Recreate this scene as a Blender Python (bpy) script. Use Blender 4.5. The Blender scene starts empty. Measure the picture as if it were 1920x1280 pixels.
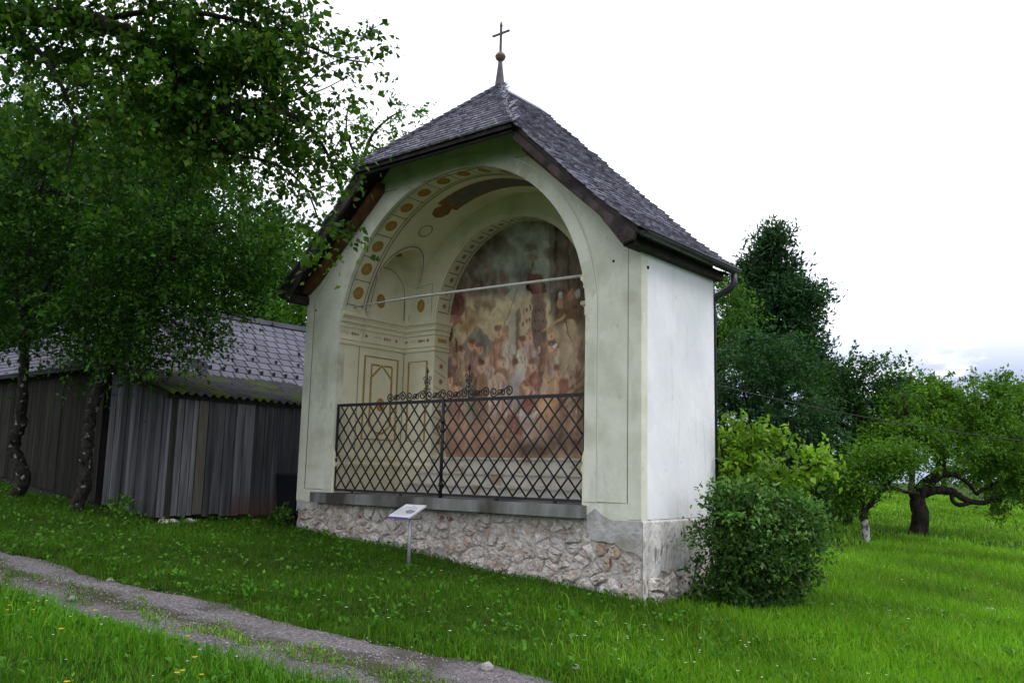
import bpy, math, random
import numpy as np
from mathutils import Vector, Matrix, Euler
from mathutils.geometry import tessellate_polygon
rng = np.random.default_rng(7); random.seed(7)
sc = bpy.context.scene
col = sc.collection
rad = math.radians

# ------------------------------------------------------------------ camera, sky, sun, exposure
CAM = np.array([11.0131, -8.4450, 0.4756]); CROT = (1.7188 - 0.0, -0.0234, 0.6806); FPX = 1648.05
cd = bpy.data.cameras.new('camera'); cam = bpy.data.objects.new('camera', cd); col.objects.link(cam)
cam.location = CAM; cam.rotation_euler = CROT
cd.sensor_width = 36; cd.lens = FPX / 1920 * 36; cd.clip_start = .05; cd.clip_end = 20000
sc.camera = cam
SUN_EL, SUN_AZ = 52, 20            # azimuth measured from +X towards +Y
w = bpy.data.worlds.new('World'); sc.world = w; w.use_nodes = True
nt = w.node_tree; N = nt.nodes; L = nt.links
bg = N['Background']
sky = N.new('ShaderNodeTexSky'); sky.sky_type = 'NISHITA'; sky.sun_disc = False
sky.sun_elevation = rad(SUN_EL); sky.sun_rotation = rad(90 - SUN_AZ); sky.altitude = 600
tc = N.new('ShaderNodeTexCoord'); mp = N.new('ShaderNodeMapping'); mp.inputs['Scale'].default_value = (1, 1, 3.2)
nz = N.new('ShaderNodeTexNoise'); nz.inputs['Scale'].default_value = 2.6; nz.inputs['Detail'].default_value = 5
rp = N.new('ShaderNodeValToRGB')
rp.color_ramp.elements[0].position = .30; rp.color_ramp.elements[0].color = (11.5, 12.6, 15.5, 1)
rp.color_ramp.elements[1].position = .62; rp.color_ramp.elements[1].color = (18.5, 18.6, 19.2, 1)
mx = N.new('ShaderNodeMixRGB'); mx.inputs['Fac'].default_value = .9
# low bank of blue-grey cloud all round the horizon
sxyz = N.new('ShaderNodeSeparateXYZ'); hb = N.new('ShaderNodeMapRange'); hb.inputs['From Min'].default_value = .185; hb.inputs['From Max'].default_value = .105
n2 = N.new('ShaderNodeTexNoise'); n2.inputs['Scale'].default_value = 7.0; n2.inputs['Detail'].default_value = 6; m2_ = N.new('ShaderNodeMapping'); m2_.inputs['Scale'].default_value = (1, 1, 2.2)
r2 = N.new('ShaderNodeMapRange'); r2.inputs['From Min'].default_value = .33; r2.inputs['From Max'].default_value = .43
mul = N.new('ShaderNodeMath'); mul.operation = 'MULTIPLY'; mb_ = N.new('ShaderNodeMixRGB'); mb_.inputs['Color2'].default_value = (5.6, 6.4, 8.6, 1)
L.new(tc.outputs['Generated'], sxyz.inputs[0]); L.new(sxyz.outputs['Z'], hb.inputs['Value']); L.new(tc.outputs['Generated'], m2_.inputs['Vector']); L.new(m2_.outputs['Vector'], n2.inputs['Vector']); L.new(n2.outputs['Fac'], r2.inputs['Value'])
L.new(hb.outputs[0], mul.inputs[0]); L.new(r2.outputs[0], mul.inputs[1]); L.new(mul.outputs[0], mb_.inputs['Fac'])
L.new(tc.outputs['Generated'], mp.inputs['Vector']); L.new(mp.outputs['Vector'], nz.inputs['Vector'])
L.new(nz.outputs['Fac'], rp.inputs['Fac']); L.new(sky.outputs['Color'], mx.inputs['Color1']); L.new(rp.outputs['Color'], mx.inputs['Color2'])
L.new(mx.outputs['Color'], mb_.inputs['Color1']); L.new(mb_.outputs['Color'], bg.inputs['Color']); bg.inputs['Strength'].default_value = .1
sl = bpy.data.lights.new('sun', 'SUN'); sl.energy = 1.1; sl.angle = rad(25); sl.color = (1, .97, .92)
so = bpy.data.objects.new('sun', sl); col.objects.link(so)
sd = Vector((math.cos(rad(SUN_EL)) * math.cos(rad(SUN_AZ)), math.cos(rad(SUN_EL)) * math.sin(rad(SUN_AZ)), math.sin(rad(SUN_EL))))
so.rotation_euler = sd.to_track_quat('Z', 'Y').to_euler(); so.location = sd * 50
sc.view_settings.view_transform = 'Standard'; sc.view_settings.look = 'None'
sc.view_settings.gamma = 1; sc.view_settings.use_curve_mapping = False; sc.view_settings.exposure = 0
sc.render.engine = 'CYCLES'
sc.cycles.max_bounces = 6; sc.cycles.diffuse_bounces = 3; sc.cycles.glossy_bounces = 2; sc.cycles.transmission_bounces = 3
sc.cycles.transparent_max_bounces = 4; sc.cycles.volume_bounces = 0
sc.cycles.use_denoising = True
try: sc.cycles.denoiser = 'OPENIMAGEDENOISE'
except Exception: pass

_R = np.array(Euler(CROT).to_matrix())
def P(u, v, d):                                # point d metres deep behind a spot of the photograph
    return CAM + d * (_R @ np.array([(u - 960) / FPX, (640 - v) / FPX, -1.0]))
def depth_of(p): return float(((np.asarray(p) - CAM) @ _R)[2] * -1)
def in_view(p, margin=260):
    q = (np.asarray(p) - CAM) @ _R; z = -q[:, 2]
    u = 960 + FPX * q[:, 0] / np.maximum(z, .01); v = 640 - FPX * q[:, 1] / np.maximum(z, .01)
    return (z > .8) & (u > -margin) & (u < 1920 + margin) & (v < 1280 + margin) & (v > -margin)

# ------------------------------------------------------------------ materials
def S(c):                                      # sRGB 0-255 -> linear
    return tuple(((x / 255) / 12.92 if x / 255 <= .04045 else ((x / 255 + .055) / 1.055) ** 2.4) for x in c[:3])
def new_mat(name):
    m = bpy.data.materials.new(name); m.use_nodes = True
    return m, m.node_tree.nodes, m.node_tree.links, m.node_tree.nodes['Principled BSDF']
def mat(name, c1, c2, scale=4, rough=.85, bump=.2, bscale=None, detail=6, stretch=(1, 1, 1), spec=.3, rand=0., c3=None, s3=1., t3=(.55, .7), lo=.35, hi=.65, bdist=.02, metal=0, coords='pos'):
    m, n, l, b = new_mat(name)
    g = n.new('ShaderNodeNewGeometry') if coords == 'pos' else n.new('ShaderNodeTexCoord')
    out = g.outputs['Position'] if coords == 'pos' else g.outputs['Object']
    oi = n.new('ShaderNodeObjectInfo')
    mp = n.new('ShaderNodeMapping'); mp.inputs['Scale'].default_value = stretch
    l.new(out, mp.inputs['Vector'])
    vec = mp.outputs['Vector']
    if rand:
        ad = n.new('ShaderNodeVectorMath'); ad.operation = 'ADD'; sm = n.new('ShaderNodeMath'); sm.operation = 'MULTIPLY'; sm.inputs[1].default_value = 37
        l.new(oi.outputs['Random'], sm.inputs[0]); l.new(sm.outputs[0], ad.inputs[1]); l.new(vec, ad.inputs[0]); vec = ad.outputs[0]
    nz = n.new('ShaderNodeTexNoise'); nz.inputs['Scale'].default_value = scale; nz.inputs['Detail'].default_value = detail; nz.inputs['Roughness'].default_value = .62
    l.new(vec, nz.inputs['Vector'])
    r = n.new('ShaderNodeValToRGB'); e = r.color_ramp.elements
    e[0].position = lo; e[0].color = (*c1, 1); e[1].position = hi; e[1].color = (*c2, 1)
    l.new(nz.outputs['Fac'], r.inputs['Fac']); c = r.outputs['Color']
    if c3 is not None:
        n3 = n.new('ShaderNodeTexNoise'); n3.inputs['Scale'].default_value = s3; n3.inputs['Detail'].default_value = 5
        l.new(vec, n3.inputs['Vector'])
        r3 = n.new('ShaderNodeValToRGB'); r3.color_ramp.elements[0].position = t3[0]; r3.color_ramp.elements[1].position = t3[1]
        l.new(n3.outputs['Fac'], r3.inputs['Fac'])
        mx = n.new('ShaderNodeMixRGB'); mx.inputs['Color2'].default_value = (*c3, 1)
        l.new(r3.outputs['Color'], mx.inputs['Fac']); l.new(c, mx.inputs['Color1']); c = mx.outputs['Color']
    if rand:
        hs = n.new('ShaderNodeHueSaturation'); mr = n.new('ShaderNodeMapRange')
        mr.inputs['To Min'].default_value = 1 - rand; mr.inputs['To Max'].default_value = 1 + rand
        l.new(oi.outputs['Random'], mr.inputs['Value']); l.new(mr.outputs[0], hs.inputs['Value']); l.new(c, hs.inputs['Color']); c = hs.outputs['Color']
    l.new(c, b.inputs['Base Color'])
    b.inputs['Roughness'].default_value = rough; b.inputs['Specular IOR Level'].default_value = spec; b.inputs['Metallic'].default_value = metal
    if bump:
        nb = n.new('ShaderNodeTexNoise'); nb.inputs['Scale'].default_value = bscale or scale * 6; nb.inputs['Detail'].default_value = 6
        l.new(vec, nb.inputs['Vector'])
        bp = n.new('ShaderNodeBump'); bp.inputs['Strength'].default_value = bump; bp.inputs['Distance'].default_value = bdist
        l.new(nb.outputs['Fac'], bp.inputs['Height']); l.new(bp.outputs['Normal'], b.inputs['Normal'])
    return m
def leaf_mat(name, rough=.5, trans=.36, spec=.16, tint=(1.1, 1.3, .5)):
    m, n, l, b = new_mat(name)
    a = n.new('ShaderNodeAttribute'); a.attribute_name = 'Col'
    l.new(a.outputs['Color'], b.inputs['Base Color']); b.inputs['Roughness'].default_value = rough; b.inputs['Specular IOR Level'].default_value = spec
    if trans:
        t = n.new('ShaderNodeBsdfTranslucent'); mu = n.new('ShaderNodeMixRGB'); mu.blend_type = 'MULTIPLY'; mu.inputs['Fac'].default_value = 1
        mu.inputs['Color2'].default_value = (*tint, 1); l.new(a.outputs['Color'], mu.inputs['Color1']); l.new(mu.outputs['Color'], t.inputs['Color'])
        ms = n.new('ShaderNodeMixShader'); ms.inputs['Fac'].default_value = trans
        l.new(b.outputs[0], ms.inputs[1]); l.new(t.outputs[0], ms.inputs[2])
        l.new(ms.outputs[0], n['Material Output'].inputs['Surface'])
    return m
def vcol_mat(name, rough=.9, bump=.1, bscale=60):
    m, n, l, b = new_mat(name)
    a = n.new('ShaderNodeAttribute'); a.attribute_name = 'Col'
    l.new(a.outputs['Color'], b.inputs['Base Color']); b.inputs['Roughness'].default_value = rough; b.inputs['Specular IOR Level'].default_value = .1
    return m

M = {}
M['plaster'] = mat('plaster_front', (.62, .615, .50), (.77, .765, .645), 1.6, .92, .2, 14, c3=(.46, .46, .345), s3=1.3, t3=(.48, .7), spec=.1)
M['plaster_white'] = mat('plaster_white', (.76, .755, .775), (.86, .855, .875), 1.4, .92, .4, 7, spec=.1, c3=(.70, .71, .73), s3=1.1, t3=(.5, .7), stretch=(1, 1, .8))
M['plaster_in'] = mat('plaster_inside', (.72, .67, .48), (.82, .77, .595), 1.8, .92, .08, 20, c3=(.62, .58, .39), s3=.8, spec=.1)
M['render_rough'] = mat('render_rough', (.50, .465, .44), (.78, .75, .73), 5, .95, 1.0, 26, c3=(.30, .245, .205), s3=9, t3=(.57, .66), stretch=(1, 1, .45), spec=.1, bdist=.04)
M['render_grey'] = mat('render_grey', (.36, .34, .33), (.56, .54, .53), 6, .95, .9, 18, spec=.1, c3=(.3, .27, .22), s3=2.5)
M['mortar'] = mat('mortar', (.37, .32, .28), (.70, .64, .585), 9, .95, 1.0, 34, c3=(.28, .18, .13), s3=3.5, t3=(.6, .72), spec=.1, bdist=.03)
M['stone'] = mat('limestone', (.44, .385, .345), (.79, .73, .675), 9, .93, 1.0, 22, rand=.14, c3=(.50, .365, .285), s3=4.0, t3=(.52, .66), spec=.12, bdist=.05)
M['brick'] = mat('brick', (.20, .075, .045), (.36, .18, .12), 12, .95, .6, 50, rand=.2, spec=.1)
M['sill'] = mat('sill_stone', (.15, .145, .13), (.27, .27, .265), 3.2, .85, .25, 40, stretch=(1.3, 1, .5), c3=(.06, .053, .044), s3=1.1, t3=(.46, .62), spec=.2)
M['iron'] = mat('wrought_iron', (.006, .006, .009), (.018, .017, .024), 14, .5, .2, 60, spec=.45)
M['rod'] = mat('tie_rod', (.42, .40, .36), (.62, .60, .55), 30, .7, .2, 60)
M['shingle'] = mat('shingle', (.105, .098, .13), (.27, .258, .32), 9, .5, .5, 42, stretch=(1, 1, 1), rand=.12, spec=.42, c3=(.07, .085, .05), s3=2.2, t3=(.6, .75))
_m = M['shingle']; _n = _m.node_tree.nodes; _l = _m.node_tree.links; _b = _n['Principled BSDF']; _src = _b.inputs['Base Color'].links[0].from_socket
_g = _n.new('ShaderNodeNewGeometry'); _mr = _n.new('ShaderNodeMapRange'); _mr.inputs['To Min'].default_value = .62; _mr.inputs['To Max'].default_value = 1.4; _hs = _n.new('ShaderNodeHueSaturation')
_l.new(_g.outputs['Random Per Island'], _mr.inputs['Value']); _l.new(_mr.outputs[0], _hs.inputs['Value']); _l.new(_src, _hs.inputs['Color']); _l.new(_hs.outputs['Color'], _b.inputs['Base Color'])
M['timber_dark'] = mat('timber_dark', (.016, .013, .012), (.045, .034, .032), 4, .8, .4, 40, stretch=(1, 1, .6), spec=.2)
M['timber'] = mat('timber', (.022, .016, .018), (.085, .062, .062), 5, .8, .4, 50, stretch=(1, 3, 1), spec=.2)
M['timber_red'] = mat('timber_red', (.07, .032, .016), (.16, .07, .03), 6, .8, .3, 50, spec=.2)
M['gutter'] = mat('gutter_metal', (.014, .014, .018), (.035, .035, .042), 6, .42, .05, 30, spec=.5)
M['gold'] = mat('finial_copper', (.10, .06, .04), (.2, .12, .07), 20, .5, .1, 60, spec=.5)
M['finial'] = mat('finial_grey', (.055, .045, .058), (.11, .092, .11), 12, .6, .2, 60, spec=.4)
M['ochre'] = mat('paint_ochre', (.44, .24, .05), (.54, .32, .08), 14, .9, .02, spec=.1)
M['ochre2'] = mat('paint_ochre_light', (.34, .215, .06), (.42, .285, .09), 14, .9, .02, spec=.1)
M['redbrown'] = mat('paint_redbrown', (.21, .085, .035), (.28, .13, .06), 14, .9, .02, spec=.1)
M['brownline'] = mat('paint_line', (.14, .115, .07), (.21, .18, .11), 20, .9, .02, spec=.1)
M['whiteline'] = mat('paint_white', (.66, .66, .57), (.72, .72, .62), 20, .9, .02, spec=.1)
M['darkpaint'] = mat('paint_dark', (.10, .10, .12), (.16, .155, .17), 20, .9, .02, spec=.1)
M['plank'] = mat('weathered_plank', (.050, .050, .056), (.150, .149, .160), 1.5, .85, .5, 30, stretch=(7, 7, .45), rand=.5, c3=(.045, .044, .044), s3=1.4, t3=(.5, .7), spec=.2)
M['plank_barn'] = mat('barn_plank', (.012, .011, .008), (.036, .033, .024), 3.0, .85, .5, 30, stretch=(7, 7, .5), rand=.3, spec=.15)
M['plank_tan'] = mat('tan_plank', (.075, .067, .055), (.12, .11, .093), 4, .85, .4, 30, stretch=(7, 7, .5), spec=.2)
M['tile'] = mat('roof_slate', (.098, .095, .125), (.138, .134, .168), 3, .75, .12, 40, rand=.14, spec=.15)
M['tile_dark'] = mat('roof_underlay', (.008, .007, .013), (.014, .012, .02), 3, .8, .1)
M['corr'] = mat('corrugated', (.020, .020, .025), (.05, .048, .058), 5, .85, .3, 30, c3=(.05, .07, .008), s3=2.1, t3=(.48, .60), spec=.3)
M['bark'] = mat('bark', (.012, .010, .009), (.05, .043, .036), 10, .95, 1.0, 24, stretch=(1, 1, .35), spec=.1, bdist=.03)
M['bark_lichen'] = mat('bark_lichen', (.014, .012, .010), (.06, .053, .043), 12, .95, 1.0, 26, c3=(.30, .31, .30), s3=11, t3=(.60, .66), spec=.1, bdist=.03)
M['bark_white'] = mat('bark_limewash', (.07, .06, .05), (.48, .47, .48), 9, .95, .6, 30, lo=.42, hi=.55, spec=.1)
M['steel'] = mat('galvanised', (.24, .26, .30), (.38, .40, .44), 12, .45, .05, spec=.5, metal=.3)
M['sign_white'] = mat('sign_white', (.74, .73, .76), (.80, .79, .82), 6, .4, .0, spec=.4)
M['sign_ink'] = mat('sign_ink', (.33, .33, .36), (.38, .38, .41), 6, .6, 0)
M['purple'] = mat('sign_edge', (.12, .07, .30), (.15, .09, .34), 6, .5, 0)
M['bin'] = mat('bin_plastic', (.006, .006, .012), (.011, .011, .02), 4, .55, .05, spec=.3)
M['gravel'] = mat('gravel', (.10, .09, .092), (.30, .275, .285), 42, .95, 1.0, 120, c3=(.10, .088, .08), s3=1.7, t3=(.5, .7), spec=.1, bdist=.02)
M['pebble'] = mat('pebble', (.20, .18, .185), (.44, .41, .415), 15, .9, .3, 60, rand=.3, spec=.2)
M['soil'] = mat('ground', (.014, .026, .004), (.05, .11, .010), 3, .95, .8, 30, c3=(.03, .028, .012), s3=1.2, t3=(.55, .75), spec=.05, bdist=.05)
M['leaf'] = leaf_mat('leaf')
M['leaf_thick'] = leaf_mat('leaf_thick', trans=.18, rough=.5, spec=.25)
M['grass'] = leaf_mat('grass_blade', trans=.3, rough=.5, spec=.2)
M['fresco'] = vcol_mat('fresco_paint')
M['cable'] = mat('cable_black', (.01, .01, .012), (.02, .02, .022), 8, .6, 0)
M['mountain'] = mat('mountain_rock', (.03, .05, .035), (.12, .13, .12), .004, .95, 0)
M['road'] = mat('wet_road', (.30, .30, .31), (.42, .42, .43), .4, .25, .05, 8, spec=.5)

def stain(m, colour, scale, stretch, t, amount, seed=0.):
    n, l = m.node_tree.nodes, m.node_tree.links; b = n['Principled BSDF']; src = b.inputs['Base Color'].links[0].from_socket
    g = n.new('ShaderNodeNewGeometry'); mp = n.new('ShaderNodeMapping'); mp.inputs['Scale'].default_value = stretch; mp.inputs['Location'].default_value = (seed, seed * .7, seed * 1.3)
    nz = n.new('ShaderNodeTexNoise'); nz.inputs['Scale'].default_value = scale; nz.inputs['Detail'].default_value = 8; nz.inputs['Roughness'].default_value = .65
    mr = n.new('ShaderNodeMapRange'); mr.inputs['From Min'].default_value = t[0]; mr.inputs['From Max'].default_value = t[1]; mr.inputs['To Max'].default_value = amount
    mx = n.new('ShaderNodeMixRGB'); mx.inputs['Color2'].default_value = (*colour, 1)
    l.new(g.outputs['Position'], mp.inputs['Vector']); l.new(mp.outputs['Vector'], nz.inputs['Vector']); l.new(nz.outputs['Fac'], mr.inputs['Value']); l.new(mr.outputs[0], mx.inputs['Fac']); l.new(src, mx.inputs['Color1']); l.new(mx.outputs[0], b.inputs['Base Color'])
stain(M['plaster'], (.34, .34, .25), 2.4, (1.6, 1.6, .35), (.54, .74), .38, 3); stain(M['plaster'], (.78, .78, .72), 5, (1, 1, .8), (.56, .68), .5, 9); stain(M['plaster'], (.40, .36, .24), 9, (1, 1, .6), (.60, .68), .4, 5)
stain(M['plaster_white'], (.50, .50, .49), 3, (3, 3, .3), (.55, .75), .5, 2); stain(M['plaster_white'], (.56, .52, .46), 8, (1, 1, .7), (.62, .70), .5, 7)
stain(M['plaster_in'], (.50, .46, .29), 1.6, (1, 1, 1), (.54, .72), .4, 4)
stain(M['stone'], (.17, .15, .12), 6, (1, 1, 1), (.60, .70), .5, 6); stain(M['mortar'], (.17, .15, .12), 6, (1, 1, 1), (.60, .70), .5, 6)
# earthy strip between the wheel tracks
_m = M['gravel']; _n = _m.node_tree.nodes; _l = _m.node_tree.links; _b = _n['Principled BSDF']; _src = _b.inputs['Base Color'].links[0].from_socket
_at = _n.new('ShaderNodeAttribute'); _at.attribute_name = 'Col'; _nz = _n.new('ShaderNodeTexNoise'); _nz.inputs['Scale'].default_value = 7; _nz.inputs['Detail'].default_value = 6
_g = _n.new('ShaderNodeNewGeometry'); _l.new(_g.outputs['Position'], _nz.inputs['Vector']); _s = _n.new('ShaderNodeSeparateColor'); _l.new(_at.outputs['Color'], _s.inputs[0])
_ad = _n.new('ShaderNodeMath'); _ad.operation = 'ADD'; _l.new(_s.outputs[0], _ad.inputs[0]); _l.new(_nz.outputs['Fac'], _ad.inputs[1])
_mr = _n.new('ShaderNodeMapRange'); _mr.inputs['From Min'].default_value = .85; _mr.inputs['From Max'].default_value = 1.25; _mr.inputs['To Max'].default_value = .85; _l.new(_ad.outputs[0], _mr.inputs['Value'])
_mx = _n.new('ShaderNodeMixRGB'); _mx.inputs['Color2'].default_value = (.055, .058, .022, 1); _l.new(_mr.outputs[0], _mx.inputs['Fac']); _l.new(_src, _mx.inputs['Color1']); _l.new(_mx.outputs[0], _b.inputs['Base Color'])

# ------------------------------------------------------------------ mesh helpers
def link(o, parent=None):
    col.objects.link(o)
    if parent is not None: o.parent = parent
    return o
def tag(o, label=None, cat=None, group=None, kind=None):
    if label: o['label'] = label
    if cat: o['category'] = cat
    if group: o['group'] = group
    if kind: o['kind'] = kind
    return o
def thing(name, label, cat, loc=(0, 0, 0), group=None):
    o = bpy.data.objects.new(name, None); o.empty_display_size = .2; col.objects.link(o); o.location = loc
    return tag(o, label, cat, group)
def np_mesh(name, V, F, mats, parent=None, cols=None, smooth=False, fmat=None, local=None):
    """V (n,3), F (m,k) with one k; cols (n,3). Vertices in world space; re-based on the parent's location."""
    V = np.asarray(V, dtype=np.float32); F = np.asarray(F, dtype=np.int32)
    if parent is not None: V = V - np.array(parent_loc(parent), dtype=np.float32)
    me = bpy.data.meshes.new(name); k = F.shape[1]
    me.vertices.add(len(V)); me.vertices.foreach_set('co', V.ravel())
    me.loops.add(F.size); me.loops.foreach_set('vertex_index', F.ravel())
    me.polygons.add(len(F)); me.polygons.foreach_set('loop_start', np.arange(0, F.size, k, dtype=np.int32))
    try: me.polygons.foreach_set('loop_total', np.full(len(F), k, dtype=np.int32))
    except Exception: pass
    for mm in (mats if isinstance(mats, (list, tuple)) else [mats]): me.materials.append(mm)
    if fmat is not None: me.polygons.foreach_set('material_index', np.asarray(fmat, dtype=np.int32))
    if smooth: me.polygons.foreach_set('use_smooth', np.ones(len(F), dtype=bool))
    me.update(calc_edges=True)
    if cols is not None:
        a = me.color_attributes.new('Col', 'FLOAT_COLOR', 'POINT')
        c4 = np.ones((len(V), 4), dtype=np.float32); c4[:, :3] = cols; a.data.foreach_set('color', c4.ravel())
    o = bpy.data.objects.new(name, me)
    return link(o, parent)
def parent_loc(p):
    l = Vector(p.location)
    while p.parent is not None: p = p.parent; l += Vector(p.location)
    return tuple(l)
class MB:
    def __init__(s): s.v = []; s.f = []; s.m = []; s.sm = []
    def add(s, vs, fs, mi=0, smooth=False):
        b = len(s.v); s.v += [tuple(map(float, x)) for x in vs]
        for f in fs: s.f.append([b + i for i in f]); s.m.append(mi); s.sm.append(smooth)
        return s
    def box(s, a, b, mi=0):
        (x0, y0, z0), (x1, y1, z1) = a, b
        return s.add([(x0, y0, z0), (x1, y0, z0), (x1, y1, z0), (x0, y1, z0), (x0, y0, z1), (x1, y0, z1), (x1, y1, z1), (x0, y1, z1)],
                     [(0, 3, 2, 1), (4, 5, 6, 7), (0, 1, 5, 4), (1, 2, 6, 5), (2, 3, 7, 6), (3, 0, 4, 7)], mi)
    def hexa(s, p, mi=0):          # 8 points, bottom ring then top ring
        return s.add(p, [(0, 3, 2, 1), (4, 5, 6, 7), (0, 1, 5, 4), (1, 2, 6, 5), (2, 3, 7, 6), (3, 0, 4, 7)], mi)
    def prism(s, poly, off, mi=0): # planar polygon (3d) extruded by off
        n = len(poly); a = [Vector(p) for p in poly]; b = [p + Vector(off) for p in a]
        tri = tessellate_polygon([a])
        fs = [tuple(t) for t in tri] + [tuple(n + i for i in reversed(t)) for t in tri] + [(i, (i + 1) % n, n + (i + 1) % n, n + i) for i in range(n)]
        return s.add(a + b, fs, mi)
    def tube(s, pts, radii, n=6, mi=0, cap=True):
        pts = [Vector(p) for p in pts]
        if not hasattr(radii, '__len__'): radii = [radii] * len(pts)
        vs = []; up = None
        for i, p in enumerate(pts):
            t = (pts[min(i + 1, len(pts) - 1)] - pts[max(i - 1, 0)])
            if t.length < 1e-9: t = Vector((0, 0, 1))
            t.normalize()
            if up is None:
                up = t.cross(Vector((0, 0, 1)))
                if up.length < .1: up = t.cross(Vector((1, 0, 0)))
            up = (up - t * up.dot(t))
            if up.length < 1e-6: up = t.orthogonal()
            up.normalize(); side = t.cross(up)
            for k in range(n):
                a = 2 * math.pi * k / n; vs.append(p + (up * math.cos(a) + side * math.sin(a)) * radii[i])
        fs = [(i * n + k, i * n + (k + 1) % n, (i + 1) * n + (k + 1) % n, (i + 1) * n + k) for i in range(len(pts) - 1) for k in range(n)]
        if cap: fs += [tuple(reversed(range(n))), tuple((len(pts) - 1) * n + k for k in range(n))]
        return s.add(vs, fs, mi, n > 4)
    def lathe(s, c, prof, n=14, mi=0):   # prof: (r,z)
        vs = [(c[0] + r * math.cos(2 * math.pi * k / n), c[1] + r * math.sin(2 * math.pi * k / n), c[2] + z) for r, z in prof for k in range(n)]
        fs = [(i * n + k, i * n + (k + 1) % n, (i + 1) * n + (k + 1) % n, (i + 1) * n + k) for i in range(len(prof) - 1) for k in range(n)]
        return s.add(vs, fs, mi, True)
    def build(s, name, mats, parent=None, kind=None):
        off = np.array(parent_loc(parent)) if parent is not None else np.zeros(3)
        me = bpy.data.meshes.new(name); me.from_pydata([tuple(np.array(v) - off) for v in s.v], [], s.f)
        for mm in (mats if isinstance(mats, (list, tuple)) else [mats]): me.materials.append(mm)
        me.polygons.foreach_set('material_index', s.m); me.polygons.foreach_set('use_smooth', s.sm); me.update()
        o = bpy.data.objects.new(name, me)
        if kind: o['kind'] = kind
        return link(o, parent)

# ------------------------------------------------------------------ terrain
def path_c(x):
    t = np.clip(np.asarray(x, float), .57, 9.0) - .57
    y = -4.85 + .1 * t + .0085 * t * t
    x = np.asarray(x, float)
    return y + np.where(x < .57, .1 * (x - .57), 0) + np.where(x > 9, .243 * (x - 9), 0)
def path_hw(x): return np.clip(.5 + .025 * (np.asarray(x, float) - .57), .46, .78)
def sstep(a, b, t): t = np.clip((t - a) / (b - a), 0, 1); return t * t * (3 - 2 * t)
def H(x, y):
    x = np.asarray(x, float); y = np.asarray(y, float)
    z = -.41 - .077 * 45 * np.tanh(x / 45) - .007 * 30 * np.tanh(y / 30)
    d = np.abs(y - path_c(x)); hw = path_hw(x)
    z = z - .085 * (1 - sstep(hw - .05, hw + .28, d)) * (1 - sstep(14, 30, np.abs(x)))
    z = z + .018 * np.sin(x * 2.1 + y * .7) * np.sin(y * 1.7 - x * .4) + .012 * np.sin(x * 4.7 + 1) * np.sin(y * 5.3)
    z = z + .06 * np.sin(x * .35 + 2) * np.sin(y * .31) * sstep(3, 12, np.hypot(x - 3, y))
    far = sstep(48, 130, y + .25 * x); z = z - 7 * far
    return z
def H1(x, y): return float(H(x, y))
def axis(lo, hi, step, far):
    core = np.arange(lo, hi + 1e-6, step); k = np.arange(1, 34)
    ext = step * (1.36 ** k - 1) / .36; ext = ext[ext < far]
    return np.concatenate([(lo - ext)[::-1], core, hi + ext])
gx = axis(-10, 16, .2, 5200); gy = axis(-10, 20, .2, 5200)
GX, GY = np.meshgrid(gx, gy, indexing='ij'); nxg, nyg = GX.shape
idx = np.arange(nxg * nyg).reshape(nxg, nyg)
F = np.stack([idx[:-1, :-1], idx[1:, :-1], idx[1:, 1:], idx[:-1, 1:]], -1).reshape(-1, 4)
tag(np_mesh('ground', np.stack([GX.ravel(), GY.ravel(), H(GX, GY).ravel() - .004], 1), F, M['soil'], smooth=True), kind='structure')
# gravel path
px = np.arange(-14, 22, .12); pt = np.linspace(-1, 1, 13)
PX, PT = np.meshgrid(px, pt, indexing='ij')
edge = path_hw(PX) + .05 + .03 * np.sin(PX * 5.1) * np.abs(PT) + .03 * np.sin(PX * 2.3 + PT * 4)
PY = path_c(PX) + PT * edge
idx = np.arange(PX.size).reshape(PX.shape)
F = np.stack([idx[:-1, :-1], idx[1:, :-1], idx[1:, 1:], idx[:-1, 1:]], -1).reshape(-1, 4)
tag(np_mesh('path', np.stack([PX.ravel(), PY.ravel(), (H(PX, PY) + .004 + .040 * (1 - PT ** 8) - .012 * (np.abs(PT) > .95) - .028 * np.exp(-((np.abs(PT) - .55) / .2) ** 2) + .006 * rng.normal(size=PX.shape)).ravel()], 1), F, M['gravel'], smooth=True, cols=np.repeat((np.exp(-((PT + .05) / .3) ** 2) * .8 + .75 * (np.abs(PT) > .9)).reshape(-1, 1), 3, 1)), kind='structure')
# distant wet road and mountain
rx = np.linspace(-40, 60, 60); V = []
for x in rx: V += [(x, 96 - .35 * x, H1(x, 96 - .35 * x) + .35), (x, 101 - .35 * x, H1(x, 101 - .35 * x) + .35)]
tag(np_mesh('road', V, [(2 * i, 2 * i + 2, 2 * i + 3, 2 * i + 1) for i in range(59)], M['road']), kind='structure')

# ================================================================== CHAPEL
XA, XB = .786, 5.24; XC = (XA + XB) / 2; RA = (XB - XA) / 2; ZS = 2.35          # front arch
Y1, Y2 = 1.36, 1.68; XL, XR = 1.456, 4.36; XM = (XL + XR) / 2; RB = (XR - XL) / 2; ZB = 2.80   # rear arch
DEP = 1.78; ZFL = .13
chapel = thing('chapel', 'cream wayside chapel with arched niche, painted interior and shingled roof', 'chapel', (3, .9, -.9))
def zroof(d):
    d = abs(d); return 6.15 - .945 * d if d < 2.7 else 6.15 - .945 * 2.7 - .8 * (d - 2.7)
arcF = [(XC + RA * math.cos(t), ZS + RA * math.sin(t)) for t in np.linspace(math.pi, 0, 49)]
arcB = [(XM + RB * math.cos(t), ZB + RB * math.sin(t)) for t in np.linspace(math.pi, 0, 41)]
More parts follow.
